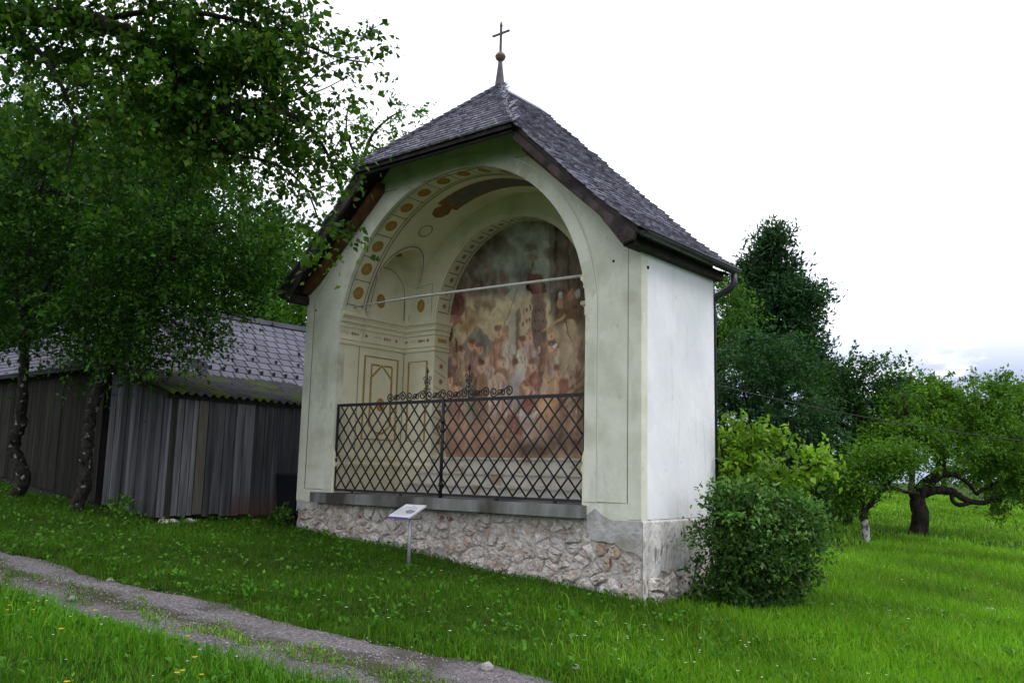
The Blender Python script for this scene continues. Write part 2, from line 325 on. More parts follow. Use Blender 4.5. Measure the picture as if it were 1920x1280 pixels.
# front wall, one slab with the arch cut out
out = [(0, -.02), (XA, -.02)] + arcF + [(XB, -.02), (6, -.02), (6, 3.2), (4.5, 4.68), (4.3, 4.86), (1.7, 4.86), (1.5, 4.68), (0, 3.2)]
front = MB().prism([(x, 0, z) for x, z in out], (0, .12, 0)).build('front_wall', M['plaster'], chapel)
# raised border along corner and rake, archivolt band, thin painted lines
def strip2d(mb, pts, wdt, y, mi=0, thick=None, closed=False):
    """flat ribbon of width wdt along (x,z) pts in plane y (facing -y), thick>0 gives it a real step"""
    n = len(pts); Lf, Rt = [], []
    for i in range(n):
        a = Vector(pts[(i - 1) % n] if closed or i > 0 else pts[i]); b = Vector(pts[(i + 1) % n] if closed or i < n - 1 else pts[i])
        t = (b - a).normalized(); nn = Vector((-t.y, t.x))
        if 0 < i < n - 1 or closed:
            t1 = (Vector(pts[i]) - a).normalized(); c = max(.5, nn.dot(Vector((-t1.y, t1.x)))); nn = nn / c
        p = Vector(pts[i]); Lf.append(p + nn * wdt / 2); Rt.append(p - nn * wdt / 2)
    m = n if closed else n - 1
    vs = [(p.x, y, p.y) for p in Lf] + [(p.x, y, p.y) for p in Rt]
    fs = [(i, (i + 1) % n, n + (i + 1) % n, n + i) for i in range(m)]
    if thick:
        vs += [(p.x, y + thick, p.y) for p in Lf] + [(p.x, y + thick, p.y) for p in Rt]
        fs += [(i, (i + 1) % n, 2 * n + (i + 1) % n, 2 * n + i) for i in range(m)] + [(n + i, n + (i + 1) % n, 3 * n + (i + 1) % n, 3 * n + i) for i in range(m)]
    mb.add(vs, fs, mi)
b = MB()
jamb = [(XA, ZFL + .04)] + arcF + [(XB, ZFL + .04)]
off = [(XA - .085, ZFL + .04)] + [(XC + (RA + .085) * math.cos(t), ZS + (RA + .085) * math.sin(t)) for t in np.linspace(math.pi, 0, 49)] + [(XB + .085, ZFL + .04)]
strip2d(b, off, .166, -.012, 0, .012); b.build('archivolt', M['plaster'], front)
b = MB()
rim = [(XA - .18, .17)] + [(XC + (RA + .18) * math.cos(t), ZS + (RA + .18) * math.sin(t)) for t in np.linspace(math.pi, 0, 49)] + [(XB + .18, .17)]
strip2d(b, rim, .016, -.006, 0, .006); b.build('incised_line', M['whiteline'], front)
for sgn in (-1, 1):
    f = lambda d: 3 + sgn * d
    b = MB(); strip2d(b, [(f(2.915), -.0), (f(2.915), 3.10), (f(1.43), 4.57)], .168, -.010, 0, .010); b.build('border_moulding', M['plaster'], front)
    b = MB(); strip2d(b, [(f(2.42), .17), (f(2.825), .17), (f(2.825), 3.08), (f(1.36), 4.53)], .010, -.004, 0); b.build('incised_line', M['brownline'], front)
b = MB(); strip2d(b, [(1.66, 4.5), (4.34, 4.5)], .010, -.004); b.build('incised_line', M['brownline'], front)
# side and back walls
MB().box((5.97, .121, 0.0), (6.0, DEP, 3.3)).build('side_wall', M['plaster_white'], chapel)
MB().box((0.0, .121, -1.3), (.03, DEP, 3.3)).build('side_wall', M['plaster_white'], chapel)
MB().prism([(x, DEP - .04, z) for x, z in [(.031, -1.3), (5.969, -1.3), (5.969, 3.2), (4.5, 4.6), (3, 5.98), (1.5, 4.6), (.031, 3.2)]], (0, .04, 0)).build('back_wall', M['plaster_white'], chapel)
# rough base render on the right side, dropping to exposed stones
b = MB(); ys = np.linspace(.004, DEP + .003, 40); low = [-.60 - .03 * math.sin(y * 9) - .022 * math.sin(y * 23 + 1) - .012 * math.sin(y * 57) - .6 * max(0, .17 - y) / .17 for y in ys]
vs = [(5.994, y, -.004) for y in ys] + [(6.012, y, -.03) for y in ys] + [(6.010 + .006 * math.sin(y * 31), y, z) for y, z in zip(ys, low)] + [(5.96, y, z - .02) for y, z in zip(ys, low)]
n = len(ys); b.add(vs, [(r * n + i, r * n + i + 1, (r + 1) * n + i + 1, (r + 1) * n + i) for r in range(3) for i in range(n - 1)]); b.build('base_render', M['render_rough'], chapel)
# rough render patch under the right pier with a broken lower edge
edgeZ = [(5.29, .02), (5.29, -.16), (5.33, -.235), (5.42, -.262), (5.50, -.255), (5.60, -.27), (5.66, -.265), (5.72, -.31), (5.80, -.345), (5.90, -.35), (5.97, -.38), (6.004, -.41), (6.004, -.022), (5.62, -.022), (5.5, .03), (5.40, .10)]
MB().prism([(x, -.009, z) for x, z in edgeZ], (0, .06, 0)).build('broken_render', M['render_grey'], chapel)
MB().prism([(x, .006, z) for x, z in [(0, -.019), (.5, -.019), (.5, -.10), (.40, -.13), (.28, -.10), (.15, -.15), (.06, -.13), (.0, -.17)]], (0, .06, 0)).build('broken_render', M['render_grey'], chapel)

# plinth of rubble: mortar core + one object for each stone
def clip(poly, nx_, ny_, c):
    o = []
    for i in range(len(poly)):
        p, q = poly[i], poly[(i + 1) % len(poly)]
        dp = p[0] * nx_ + p[1] * ny_ - c; dq = q[0] * nx_ + q[1] * ny_ - c
        if dp <= 0: o.append(p)
        if dp * dq < 0:
            t = dp / (dp - dq); o.append((p[0] + t * (q[0] - p[0]), p[1] + t * (q[1] - p[1])))
    return o
def voronoi(seeds, rect, ax=1.0):
    x0, x1, y0, y1 = rect; res = []
    A = np.array(seeds)
    for i, (sx, sy) in enumerate(seeds):
        d = ((A[:, 0] - sx) * ax) ** 2 + (A[:, 1] - sy) ** 2; nb = np.argsort(d)[1:18]
        poly = [(x0, y0), (x1, y0), (x1, y1), (x0, y1)]
        for j in nb:
            qx, qy = A[j]; nx_ = (qx - sx) * ax * ax; ny_ = qy - sy
            c = nx_ * (sx + qx) / 2 + ny_ * (sy + qy) / 2
            poly = clip(poly, nx_, ny_, c)
            if len(poly) < 3: break
        res.append(poly)
    return res
def stone_mesh(poly, frame, rise, gap):
    """poly in (a,b); frame(a,b,h)->3d"""
    cx = sum(p[0] for p in poly) / len(poly); cy = sum(p[1] for p in poly) / len(poly)
    # even out the corners: resample to 9 points
    pts = []; per = [math.dist(poly[i], poly[(i + 1) % len(poly)]) for i in range(len(poly))]; tot = sum(per); k = 10
    for j in range(k):
        s = tot * j / k; i = 0
        while s > per[i]: s -= per[i]; i += 1
        t = s / per[i]; p, q = poly[i], poly[(i + 1) % len(poly)]; pts.append((p[0] + t * (q[0] - p[0]), p[1] + t * (q[1] - p[1])))
    size = math.sqrt(max(tot * tot / 16, 1e-4)); vs = []
    for (sc_, h) in ((1, -.012), (.95, rise * .6), (.78, rise), (.42, rise * 1.1)):
        for (x, y) in pts:
            dx, dy = x - cx, y - cy; dl = math.hypot(dx, dy) + 1e-6; g = max(.2, 1 - gap / dl) * sc_
            jit = 1 + random.uniform(-.09, .09)
            vs.append(frame(cx + dx * g * jit, cy + dy * g * jit, h + (random.uniform(-.38, .38) * rise if h > 0 else 0)))
    vs.append(frame(cx, cy, rise * 1.12)); fs = [(r * k + i, r * k + (i + 1) % k, (r + 1) * k + (i + 1) % k, (r + 1) * k + i) for r in range(3) for i in range(k)]
    fs += [(3 * k + i, 3 * k + (i + 1) % k, 4 * k) for i in range(k)]
    return vs, fs
plinth = MB().box((.004, .06, -1.35), (5.985, DEP - .05, -.0215)).build('plinth', M['mortar'], chapel)
_mx, _mz = np.meshgrid(np.linspace(.004, 5.99, 300), np.linspace(-1.3, -.0215, 64), indexing='ij')
def _vn(x, y, seed):
    T = np.random.default_rng(seed).normal(size=(64, 64)); xi = np.floor(x).astype(int); yi = np.floor(y).astype(int); u = x - xi; v = y - yi; u = u * u * (3 - 2 * u); v = v * v * (3 - 2 * v)
    q = lambda a, c_: T[a % 64, c_ % 64]
    return (q(xi, yi) * (1 - u) + q(xi + 1, yi) * u) * (1 - v) + (q(xi, yi + 1) * (1 - u) + q(xi + 1, yi + 1) * u) * v
_my = .034 + .011 * _vn(_mx * 5, _mz * 6, 3) + .007 * _vn(_mx * 13, _mz * 14, 4) + .004 * _vn(_mx * 30, _mz * 30, 5)
_id = np.arange(_mx.size).reshape(_mx.shape)
np_mesh('mortar_face', np.stack([_mx.ravel(), _my.ravel(), _mz.ravel()], 1), np.stack([_id[:-1, :-1], _id[1:, :-1], _id[1:, 1:], _id[:-1, 1:]], -1).reshape(-1, 4), M['mortar'], plinth, smooth=True)
seeds = []; z = -.04
while z > -1.12:
    hh = random.uniform(.07, .22); x = random.uniform(-.1, .1)
    while x < 6.05:
        ww = random.uniform(.09, .40)
        seeds.append((x + ww / 2, z - hh / 2 + random.uniform(-.045, .045)))
        if random.random() < .3: seeds.append((x + ww + .02, z - hh + random.uniform(-.03, .03)))
        x += ww
    z -= hh
cells = voronoi(seeds, (.01, 5.985, -1.2, -.03), .85)
for poly in cells:
    if len(poly) < 3: continue
    cx = sum(p[0] for p in poly) / len(poly); cz = sum(p[1] for p in poly) / len(poly)
    if max(p[1] for p in poly) < H1(cx, 0) - .03: continue
    if random.random() < .06: continue
    area = abs(sum(poly[i][0] * poly[(i + 1) % len(poly)][1] - poly[(i + 1) % len(poly)][0] * poly[i][1] for i in range(len(poly)))) / 2
    if area < .0015: continue
    vs, fs = stone_mesh(poly, lambda a, c, h: (a, .05 - h, c), random.uniform(.016, .054), random.uniform(.001, .007))
    MB().add(vs, fs, 0, False).build('stone', M['stone'], plinth)
for (x, z0, w_, h_) in [(2.96, -.10, .085, .045), (3.07, -.105, .11, .045), (2.20, -.12, .12, .04), (1.38, -.16, .05, .05), (5.53, -.34, .06, .035), (5.57, -.44, .03, .10), (5.875, -.66, .02, .16), (5.72, -.70, .03, .04)]:
    MB().add(*stone_mesh([(x, z0), (x + w_ * .6, z0 + .012), (x + w_, z0 - .004), (x + w_ * .9, z0 - h_), (x + w_ * .1, z0 - h_ * 1.15)], lambda a, c, h: (a, .036 - h, c), .012, .0)).build('brick', M['brick'], plinth)
# exposed stones low on the right side
seeds = [(random.uniform(.1, 1.7), random.uniform(-1.15, -.5)) for _ in range(34)]
for poly in voronoi(seeds, (.12, 1.75, -1.2, -.5), 1):
    if len(poly) < 3: continue
    cy = sum(p[0] for p in poly) / len(poly); cz = sum(p[1] for p in poly) / len(poly)
    if max(p[1] for p in poly) > -.56 or max(p[1] for p in poly) < H1(6, cy) - .03: continue
    MB().add(*stone_mesh(poly, lambda a, c, h: (5.98 + h, a, c), random.uniform(.05, .085), .006)).build('stone', M['stone'], plinth)
# sill slab
b = MB(); b.box((.5, -.15, -.012), (5.28, -.001, .128)); b.box((XA + .001, -.0005, -.012), (XB - .001, .118, .126))
b.box((XA + .001, .119, .06), (XB - .001, DEP - .05, ZFL), 0)
b.build('sill', M['sill'], chapel)

# ---- interior surfaces
def lun(y):                                   # lunette crown height over the springing
    q = 1 - ((y - .905) / .452) ** 2
    return (3.30 - ZS + .58 * math.sqrt(q)) if q > 0 else 0
nT, nY = 90, 57
ths = np.linspace(math.pi, 0, nT); yy = np.linspace(.12, Y1, nY); V = []
for y in yy:
    h = lun(y)
    for t in ths:
        c_, s_ = abs(math.cos(t)), math.sin(t); r = RA
        if h > 0 and s_ > 1e-6:
            r = max(RA, min(RA / max(c_, 1e-6), h * (1 + .0) / s_))
        V.append((XC + r * math.cos(t), y, ZS + r * s_))
F = [(i * nT + j, i * nT + j + 1, (i + 1) * nT + j + 1, (i + 1) * nT + j) for i in range(nY - 1) for j in range(nT - 1)]
vault = np_mesh('vault', V, F, M['plaster_in'], chapel)
MB().add([(XA, .12, ZFL), (XA, Y1, ZFL), (XA, Y1, ZS), (XA, .12, ZS)], [(0, 1, 2, 3)]).build('jamb', M['plaster_in'], chapel)
MB().add([(XB, .12, ZFL), (XB, Y1, ZFL), (XB, Y1, ZS), (XB, .12, ZS)], [(3, 2, 1, 0)]).build('jamb', M['plaster_in'], chapel)
# rear diaphragm arch: face, reveals, soffit
prof = [(XA - .05, ZFL), (XL, ZFL)] + arcB + [(XR, ZFL), (XB + .05, ZFL), (XB + .05, 3.7), (4.5, 4.45), (3.9, 4.7), (2.1, 4.7), (1.5, 4.45), (XA - .05, 3.7)]
MB().prism([(x, Y1, z) for x, z in prof], (0, Y2 - Y1 - .002, 0)).build('rear_arch', M['plaster_in'], chapel)
MB().add([(XL - .2, Y2 + .001, ZFL), (XR + .2, Y2 + .001, ZFL), (XR + .2, Y2 + .001, 4.5), (XL - .2, Y2 + .001, 4.5)], [(0, 1, 2, 3)]).build('niche_wall', M['plaster_in'], chapel)
# cornice and base mouldings swept round the corner on each side
def sweep(profile, line, name, matl, flip=False):
    """profile: (out, z); line: [(x,y)...] plan polyline, out = to its right"""
    n = len(line); m = len(profile); vs = []
    for i in range(n):
        p = Vector(line[i]); a = Vector(line[max(i - 1, 0)]); c = Vector(line[min(i + 1, n - 1)])
        t1 = (p - a).normalized() if i > 0 else (c - p).normalized(); t2 = (c - p).normalized() if i < n - 1 else t1
        n1 = Vector((t1.y, -t1.x)); n2 = Vector((t2.y, -t2.x)); nn = (n1 + n2).normalized(); nn = nn / max(.3, nn.dot(n1))
        if flip: nn = -nn
        for (o_, z_) in profile: q = p + nn * o_; vs.append((q.x, q.y, z_))
    fs = [(i * m + j, i * m + j + 1, (i + 1) * m + j + 1, (i + 1) * m + j) for i in range(n - 1) for j in range(m - 1)]
    fs += [tuple(range(m)), tuple((n - 1) * m + j for j in range(m))]
    return MB().add(vs, fs).build(name, matl, chapel)
corn = [(.0, 2.33), (.022, 2.335), (.026, 2.365), (.012, 2.375), (.014, 2.40), (.03, 2.405), (.03, 2.425), (.006, 2.43), (.006, 2.585), (.024, 2.59), (.028, 2.61), (.018, 2.62), (.022, 2.66), (.045, 2.665), (.05, 2.69), (.04, 2.70), (.06, 2.745), (.085, 2.76), (.088, 2.80), (.07, 2.815), (.0, 2.83)]
base = [(.0, ZFL), (.03, ZFL), (.03, .50), (.045, .51), (.05, .55), (.03, .58), (.026, .62), (.04, .63), (.036, .68), (.014, .74), (.0, .75)]
lineL = [(XA, .005), (XA, Y1), (XL, Y1), (XL, Y2)]; lineR = [(XB, .005), (XB, Y1), (XR, Y1), (XR, Y2)]
for ln, fl in ((lineL, False), (lineR, True)):
    sweep(corn, ln, 'cornice', M['plaster_in'], fl); sweep(base, ln, 'base_moulding', M['plaster_in'], fl)
# altar steps
M["altar"] = mat('altar_plaster', (.50, .47, .38), (.66, .63, .55), 3, .92, .3, 24, c3=(.40, .27, .18), s3=2.4, t3=(.58, .68), spec=.1)
for (x0, x1, y0, z0, z1) in [(1.30, 4.5, 1.0, ZFL + .001, .29), (1.40, 4.42, 1.16, .291, .47), (1.50, 4.32, 1.37, .471, .685)]:
    st = MB().box((x0, y0, z0), (x1, Y2 - .004 - (z0 > .4) * .001 - (z0 > .28) * .001, z1 - .03)).box((x0 - .02, y0 - .025, z1 - .0299), (x1 + .02, Y2 - .006, z1)).build('altar_step', M['altar'], chapel)

# ---- painted decoration, laid on the plaster surfaces
SURF = {
    'wall': lambda u, v, e: (XA + e, u, v), 'ret': lambda u, v, e: (u, Y1 - e, v), 'rev': lambda u, v, e: (XL + e, u, v),
    'front_soffit': lambda u, v, e: (XC + (RA - e) * math.cos(rad(v)), u, ZS + (RA - e) * math.sin(rad(v))),
    'rear_soffit': lambda u, v, e: (XM + (RB - e) * math.cos(rad(v)), u, ZB + (RB - e) * math.sin(rad(v))),
    'lunette': lambda u, v, e: (v, u, ZS + lun(u) - e),
}
def line_uv(mb, s, pts, w_, mi=0, e=.003, sub=1, au=1., av=1., closed=False):
    """ribbon on a surface; au, av metres per unit of u, v"""
    if closed: pts = list(pts) + [pts[0]]
    Q = []
    for i in range(len(pts) - 1):
        for k in range(sub): Q.append(tuple(np.array(pts[i]) * (1 - k / sub) + np.array(pts[i + 1]) * k / sub))
    Q.append(tuple(pts[-1])); n = len(Q); vs = []
    for i in range(n):
        a, c = Q[max(i - 1, 0)], Q[min(i + 1, n - 1)]
        if closed and i in (0, n - 1): a, c = Q[n - 2], Q[1]
        du, dv = (c[0] - a[0]) * au, (c[1] - a[1]) * av; l_ = math.hypot(du, dv) + 1e-9
        nu, nv = -dv / l_ * w_ / 2 / au, du / l_ * w_ / 2 / av
        vs += [SURF[s](Q[i][0] + nu, Q[i][1] + nv, e), SURF[s](Q[i][0] - nu, Q[i][1] - nv, e)]
    mb.add(vs, [(2 * i, 2 * i + 1, 2 * i + 3, 2 * i + 2) for i in range(n - 1)], mi)
def disc_uv(mb, s, c, r0, r1, mi, e, au=1., av=1., n=20, lob=0, el=1.):
    vs = []
    for k in range(n):
        a = 2 * math.pi * k / n; q = 1 + lob * math.cos(8 * a)
        for r in (r0, r1): vs.append(SURF[s](c[0] + r * q * math.cos(a) / au, c[1] + r * q * el * math.sin(a) / av, e))
    mb.add(vs, [(2 * k, 2 * k + 1, 2 * ((k + 1) % n) + 1, 2 * ((k + 1) % n)) for k in range(n)], mi)
DEC = [M['ochre'], M['redbrown'], M['ochre2'], M['brownline'], M['whiteline'], M['darkpaint'], mat('paint_orange', (.56, .32, .08), (.64, .40, .12), 14, .9, .02, spec=.1)]
def medallion(s, c, R, au=1., av=1., el=1.):
    b = MB()
    disc_uv(b, s, c, .80 * R, R, 0, .0030, au, av, 24, el=el); disc_uv(b, s, c, .66 * R, .80 * R, 3, .0032, au, av, 24, el=el)
    disc_uv(b, s, c, .0, .66 * R, 6, .0034, au, av, 24, el=el); disc_uv(b, s, c, .36 * R, .50 * R, 1, .0048, au, av, 32, .2, el=el); disc_uv(b, s, c, .0, .14 * R, 1, .0048, au, av, 12, el=el)
    return b.build('painted_medallion', DEC, chapel)
AV = RA * math.pi / 180
for a in range(20, 161, 10): medallion('front_soffit', (.215, a), .100, 1, AV)
for a in range(15, 166, 10):
    b = MB(); line_uv(b, 'front_soffit', [(.06, a), (.37, a)], .012, 3, .003, 1, 1, AV); line_uv(b, 'front_soffit', [(.06, a + .55), (.37, a + .55)], .010, 4, .003, 1, 1, AV); b.build('painted_line', DEC, chapel)
for y_, w_, mi in ((.055, .012, 3), (.375, .012, 3), (.39, .010, 4), (.43, .016, 3), (.455, .012, 4)):
    b = MB(); line_uv(b, 'front_soffit', [(y_, 14), (y_, 166)], w_, mi, .003, 90, 1, AV); b.build('painted_line', DEC, chapel)
medallion('wall', (.80, 3.10), .092, 1, 1, 1.25); medallion('ret', (1.12, 3.08), .085, 1, 1, 1.25); medallion('lunette', (.95, .93), .10, 1, 1)
for q in ([(.47, 2.86), (.47, 3.3)], [(1.32, 2.86), (1.32, 3.15)]):
    b = MB(); line_uv(b, 'wall', q, .010, 3); b.build('painted_line', DEC, chapel)
for q in ([(.86, 2.86), (.86, 3.36), (1.36, 3.42), (1.36, 2.86)],):
    b = MB(); line_uv(b, 'ret', q, .010, 3); b.build('painted_line', DEC, chapel)
LE = [(y_, 180 - math.degrees(math.asin(min(.999, lun(y_) / RA)))) for y_ in np.linspace(.458, 1.352, 40)]  # outline painted light and dark to define the edge that shading leaves soft
LE = [(.456, 178)] + LE
b = MB(); line_uv(b, 'front_soffit', LE, .022, 4, .004, 1, 1, AV); b.build('painted_line', DEC, chapel)
b = MB(); line_uv(b, 'front_soffit', [(y_, a_ - 1.0) for y_, a_ in LE], .012, 3, .004, 1, 1, AV); b.build('painted_line', DEC, chapel)
b = MB(); line_uv(b, 'wall', [(.50, 2.86), (.50, 3.25)] + [(.905 + .40 * math.cos(t), 3.25 + .40 * math.sin(t)) for t in np.linspace(math.pi, 0, 24)] + [(1.31, 2.86)], .012, 3); b.build('painted_line', DEC, chapel)
# big panel on the left wall, narrow panel on the return
b = MB(); line_uv(b, 'wall', [(.53, .93), (1.22, .93), (1.22, 2.20), (.53, 2.20)], .042, 2, closed=True); b.build('painted_panel_frame', DEC, chapel)
b = MB(); line_uv(b, 'wall', [(.67, 1.15), (.80, 1.03), (.95, 1.03), (1.10, 1.15), (1.10, 1.88), (.885, 2.08), (.67, 1.88)], .042, 2, closed=True)
for sx in (.67, 1.10):
    d = .17 if sx < .9 else -.17
    line_uv(b, 'wall', [(sx, 2.08), (sx + d, 2.08)], .03, 2, .0036); line_uv(b, 'wall', [(sx, 2.08), (sx, 1.90)], .03, 2, .0036)
b.build('painted_panel_frame', DEC, chapel)
medallion('wall', (.885, 1.47), .088, 1, 1, 1.2)
b = MB(); line_uv(b, 'ret', [(.90, .93), (1.30, .93), (1.30, 2.18), (.90, 2.18)], .042, 2, closed=True); b.build('painted_panel_frame', DEC, chapel)
for q, s in (([(.405, ZFL + .63), (.405, 2.33)], 'wall'), ([(Y1 - .012, .76), (Y1 - .012, 2.33)], 'wall')):
    b = MB(); line_uv(b, s, q, .012, 3); b.build('painted_line', DEC, chapel)
# frieze leaves
def spray(s, c, n, ln, hgt, mi):
    b = MB()
    for k in range(-n, n + 1):
        if k == 0: continue
        x = c[0] + k * ln / n; hh = hgt * (1 - .55 * abs(k) / n); d = .02 * (1 if k > 0 else -1)
        b.add([SURF[s](x - .007, c[1], .0045 + FR), SURF[s](x + d, c[1] + hh, .0045 + FR), SURF[s](x + d * .4 + .008, c[1], .0045 + FR)], [(0, 1, 2)], mi)
        b.add([SURF[s](x - .007, c[1], .0045 + FR), SURF[s](x + d, c[1] - hh, .0045 + FR), SURF[s](x + d * .4 + .008, c[1], .0045 + FR)], [(0, 1, 2)], mi)
    b.build('painted_frieze', DEC, chapel)
FR = .006
for y_ in (.20, .86): spray('wall', (y_, 2.507), 5, .16, .045, 1)
spray('ret', (1.07, 2.507), 5, .15, .045, 1)
b = MB(); line_uv(b, 'rev', [(Y1 + .06, 2.507), (Y2 - .06, 2.507)], .06, 0, .0095); b.build('painted_frieze', DEC, chapel)
for s, c in (('wall', (.53, 2.507)), ('wall', (1.16, 2.507)), ('ret', (.83, 2.507)), ('ret', (1.31, 2.507))):
    b = MB(); disc_uv(b, s, c, .006, .024, 1, .0105, n=16, lob=.3); b.build('painted_flower', DEC, chapel)
# flowers and lozenges on the rear reveal and soffit
AB = RB * math.pi / 180; ym = (Y1 + Y2) / 2
for z_ in (.92, 1.15, 1.38, 1.62, 1.86, 2.10, 2.95):
    b = MB(); disc_uv(b, 'rev', (ym, z_), .01, .042, 1, .003, n=16, lob=.45); b.build('painted_flower', DEC, chapel)
    b = MB(); line_uv(b, 'rev', [(Y1 + .02, z_ + .16), (Y2 - .04, z_ + .06)], .009, 3); b.build('painted_line', DEC, chapel)
for a in np.arange(8, 176, 8.5):
    b = MB(); disc_uv(b, 'rear_soffit', (ym, a), .01, .04, 1, .003, 1, AB, 16, .45); b.build('painted_flower', DEC, chapel)
    b = MB(); a2 = a + 4.25; line_uv(b, 'rear_soffit', [(Y1 + .04, a2), (Y2 - .04, a2)], .014, 3, .003, 3, 1, AB)
    line_uv(b, 'rear_soffit', [(Y2 - .05, a2 - 7.4), (Y2 - .05, a2 - .8)], .014, 3, .0032, 4, 1, AB); b.build('painted_line', DEC, chapel)
b = MB(); strip2d(b, [(XM + (RB + .06) * math.cos(t), ZB + (RB + .06) * math.sin(t)) for t in np.linspace(math.pi, 0, 41)], .05, Y1 - .02, 0, .02); b.build('arch_moulding', M['plaster_in'], chapel)
# cartouche with an inscription on the vault
b = MB(); c0, c1, ya, yb = 62, 113, .60, 1.02
def quad_vault(mb, a0, a1, y0, y1, mi, e, n=24):
    vs = []
    for k in range(n + 1):
        a = a0 + (a1 - a0) * k / n; vs += [SURF['front_soffit'](y0, a, e), SURF['front_soffit'](y1, a, e)]
    mb.add(vs, [(2 * k, 2 * k + 1, 2 * k + 3, 2 * k + 2) for k in range(n)], mi)
quad_vault(b, c0 + 3, c1 - 3, ya + .05, yb - .05, 0, .0036)
b.m = [0] * len(b.m); b.build('inscription_panel', [mat('inscription_ground', (.14, .13, .12), (.2, .19, .16), 9, .9, 0)], chapel)
b = MB(); quad_vault(b, c0, c1, ya, ya + .05, 0, .0038); quad_vault(b, c0, c1, yb - .05, yb, 0, .0038); quad_vault(b, c0, c0 + 3, ya + .05, yb - .05, 0, .0038, 3); quad_vault(b, c1 - 3, c1, ya + .05, yb - .05, 0, .0038, 3)
disc_uv(b, 'front_soffit', (.81, 116), .0, .15, 0, .0034, 1, AV, 24, .05, 1.0); disc_uv(b, 'front_soffit', (.81, 59), .0, .15, 0, .0034, 1, AV, 24, .05, 1.0)
b.build('cartouche_frame', [mat('cartouche_paint', (.19, .10, .04), (.30, .18, .07), 8, .9, 0)], chapel)
b = MB(); disc_uv(b, 'front_soffit', (.86, 127.5), .105, .12, 3, .004, 1, AV, 28, 0, 1.0); b.build('painted_ring', DEC, chapel)
b = MB()
for r_ in range(6):
    a = c0 + 5
    while a < c1 - 6:
        ln = random.uniform(.8, 2.6); y_ = ya + .085 + r_ * .052
        line_uv(b, 'front_soffit', [(y_, a), (y_, a + ln)], random.uniform(.012, .02), 5, .0046, 2, 1, AV); a += ln + .7
b.build('inscription', DEC, chapel, kind='stuff')

# ---- fresco: a crowd before a town, painted as colours on the wall sheet
fx = np.linspace(XL + .004, XR - .004, 212); fz = np.linspace(.69, ZB + RB - .006, 262)
FX, FZ = np.meshgrid(fx, fz, indexing='ij')
def vnoise(x, y, seed, oct_=4):
    r = np.zeros_like(x); amp = 1.; g = np.random.default_rng(seed)
    for o_ in range(oct_):
        T = g.normal(size=(64, 64)); xi = np.floor(x).astype(int); yi = np.floor(y).astype(int); u = x - xi; v = y - yi
        u = u * u * (3 - 2 * u); v = v * v * (3 - 2 * v)
        q = lambda a, c: T[a % 64, c % 64]
        r += amp * ((q(xi, yi) * (1 - u) + q(xi + 1, yi) * u) * (1 - v) + (q(xi, yi + 1) * (1 - u) + q(xi + 1, yi + 1) * u) * v)
        x = x * 2 + 7.3; y = y * 2 + 3.1; amp *= .5
    return r
# warped drawing coordinates: cx 0..10 left to right, cy 0..12.3 bottom to top
# drawing coordinates of the picture (slightly slanted axes), with hand tremor
_w = -.042894 * FX + .010118 * FZ + 1
cx = (3.0924 * FX + .14952 * FZ - 4.4361) / _w + .04 * vnoise(FX * 9, FZ * 9, 1); cy = (-.02099 * FX + 2.9615 * FZ - 2.0321) / _w + .04 * vnoise(FX * 9, FZ * 9, 2)
C = np.zeros(FX.shape + (3,)); C[:] = S((118, 88, 66))
def put(mask, c, a=1.): C[:] = C * (1 - (mask * a)[..., None]) + np.array(S(c)) * (mask * a)[..., None]
def ell(x, y, rx, ry, c, a=1., soft=.16, rot_=0.):
    dx, dy = cx - x, cy - y; ct, st_ = math.cos(rot_), math.sin(rot_)
    d = np.sqrt(((dx * ct + dy * st_) / rx) ** 2 + ((-dx * st_ + dy * ct) / ry) ** 2); put(np.clip((1 + soft - d) / (2 * soft), 0, 1), c, a)
def pol(pts, c, a=1., soft=.04):
    m = np.ones(FX.shape); s_ = 0
    n = len(pts); inside = np.zeros(FX.shape, bool); dmin = np.full(FX.shape, 99.)
    for i in range(n):
        (x0, y0), (x1, y1) = pts[i], pts[(i + 1) % n]
        cond = ((y0 > cy) != (y1 > cy)); xi = (x1 - x0) * (cy - y0) / ((y1 - y0) + 1e-9) + x0; inside ^= cond & (cx < xi)
        t = np.clip(((cx - x0) * (x1 - x0) + (cy - y0) * (y1 - y0)) / ((x1 - x0) ** 2 + (y1 - y0) ** 2 + 1e-9), 0, 1)
        dmin = np.minimum(dmin, np.hypot(cx - x0 - t * (x1 - x0), cy - y0 - t * (y1 - y0)))
    put(np.clip(.5 + np.where(inside, dmin, -dmin) / (2 * soft), 0, 1), c, a)
def seg(x0, y0, x1, y1, w_, c, a=1.):
    t = np.clip(((cx - x0) * (x1 - x0) + (cy - y0) * (y1 - y0)) / ((x1 - x0) ** 2 + (y1 - y0) ** 2 + 1e-9), 0, 1)
    put(np.clip((w_ - np.hypot(cx - x0 - t * (x1 - x0), cy - y0 - t * (y1 - y0))) / (w_ * .4), 0, 1), c, a)
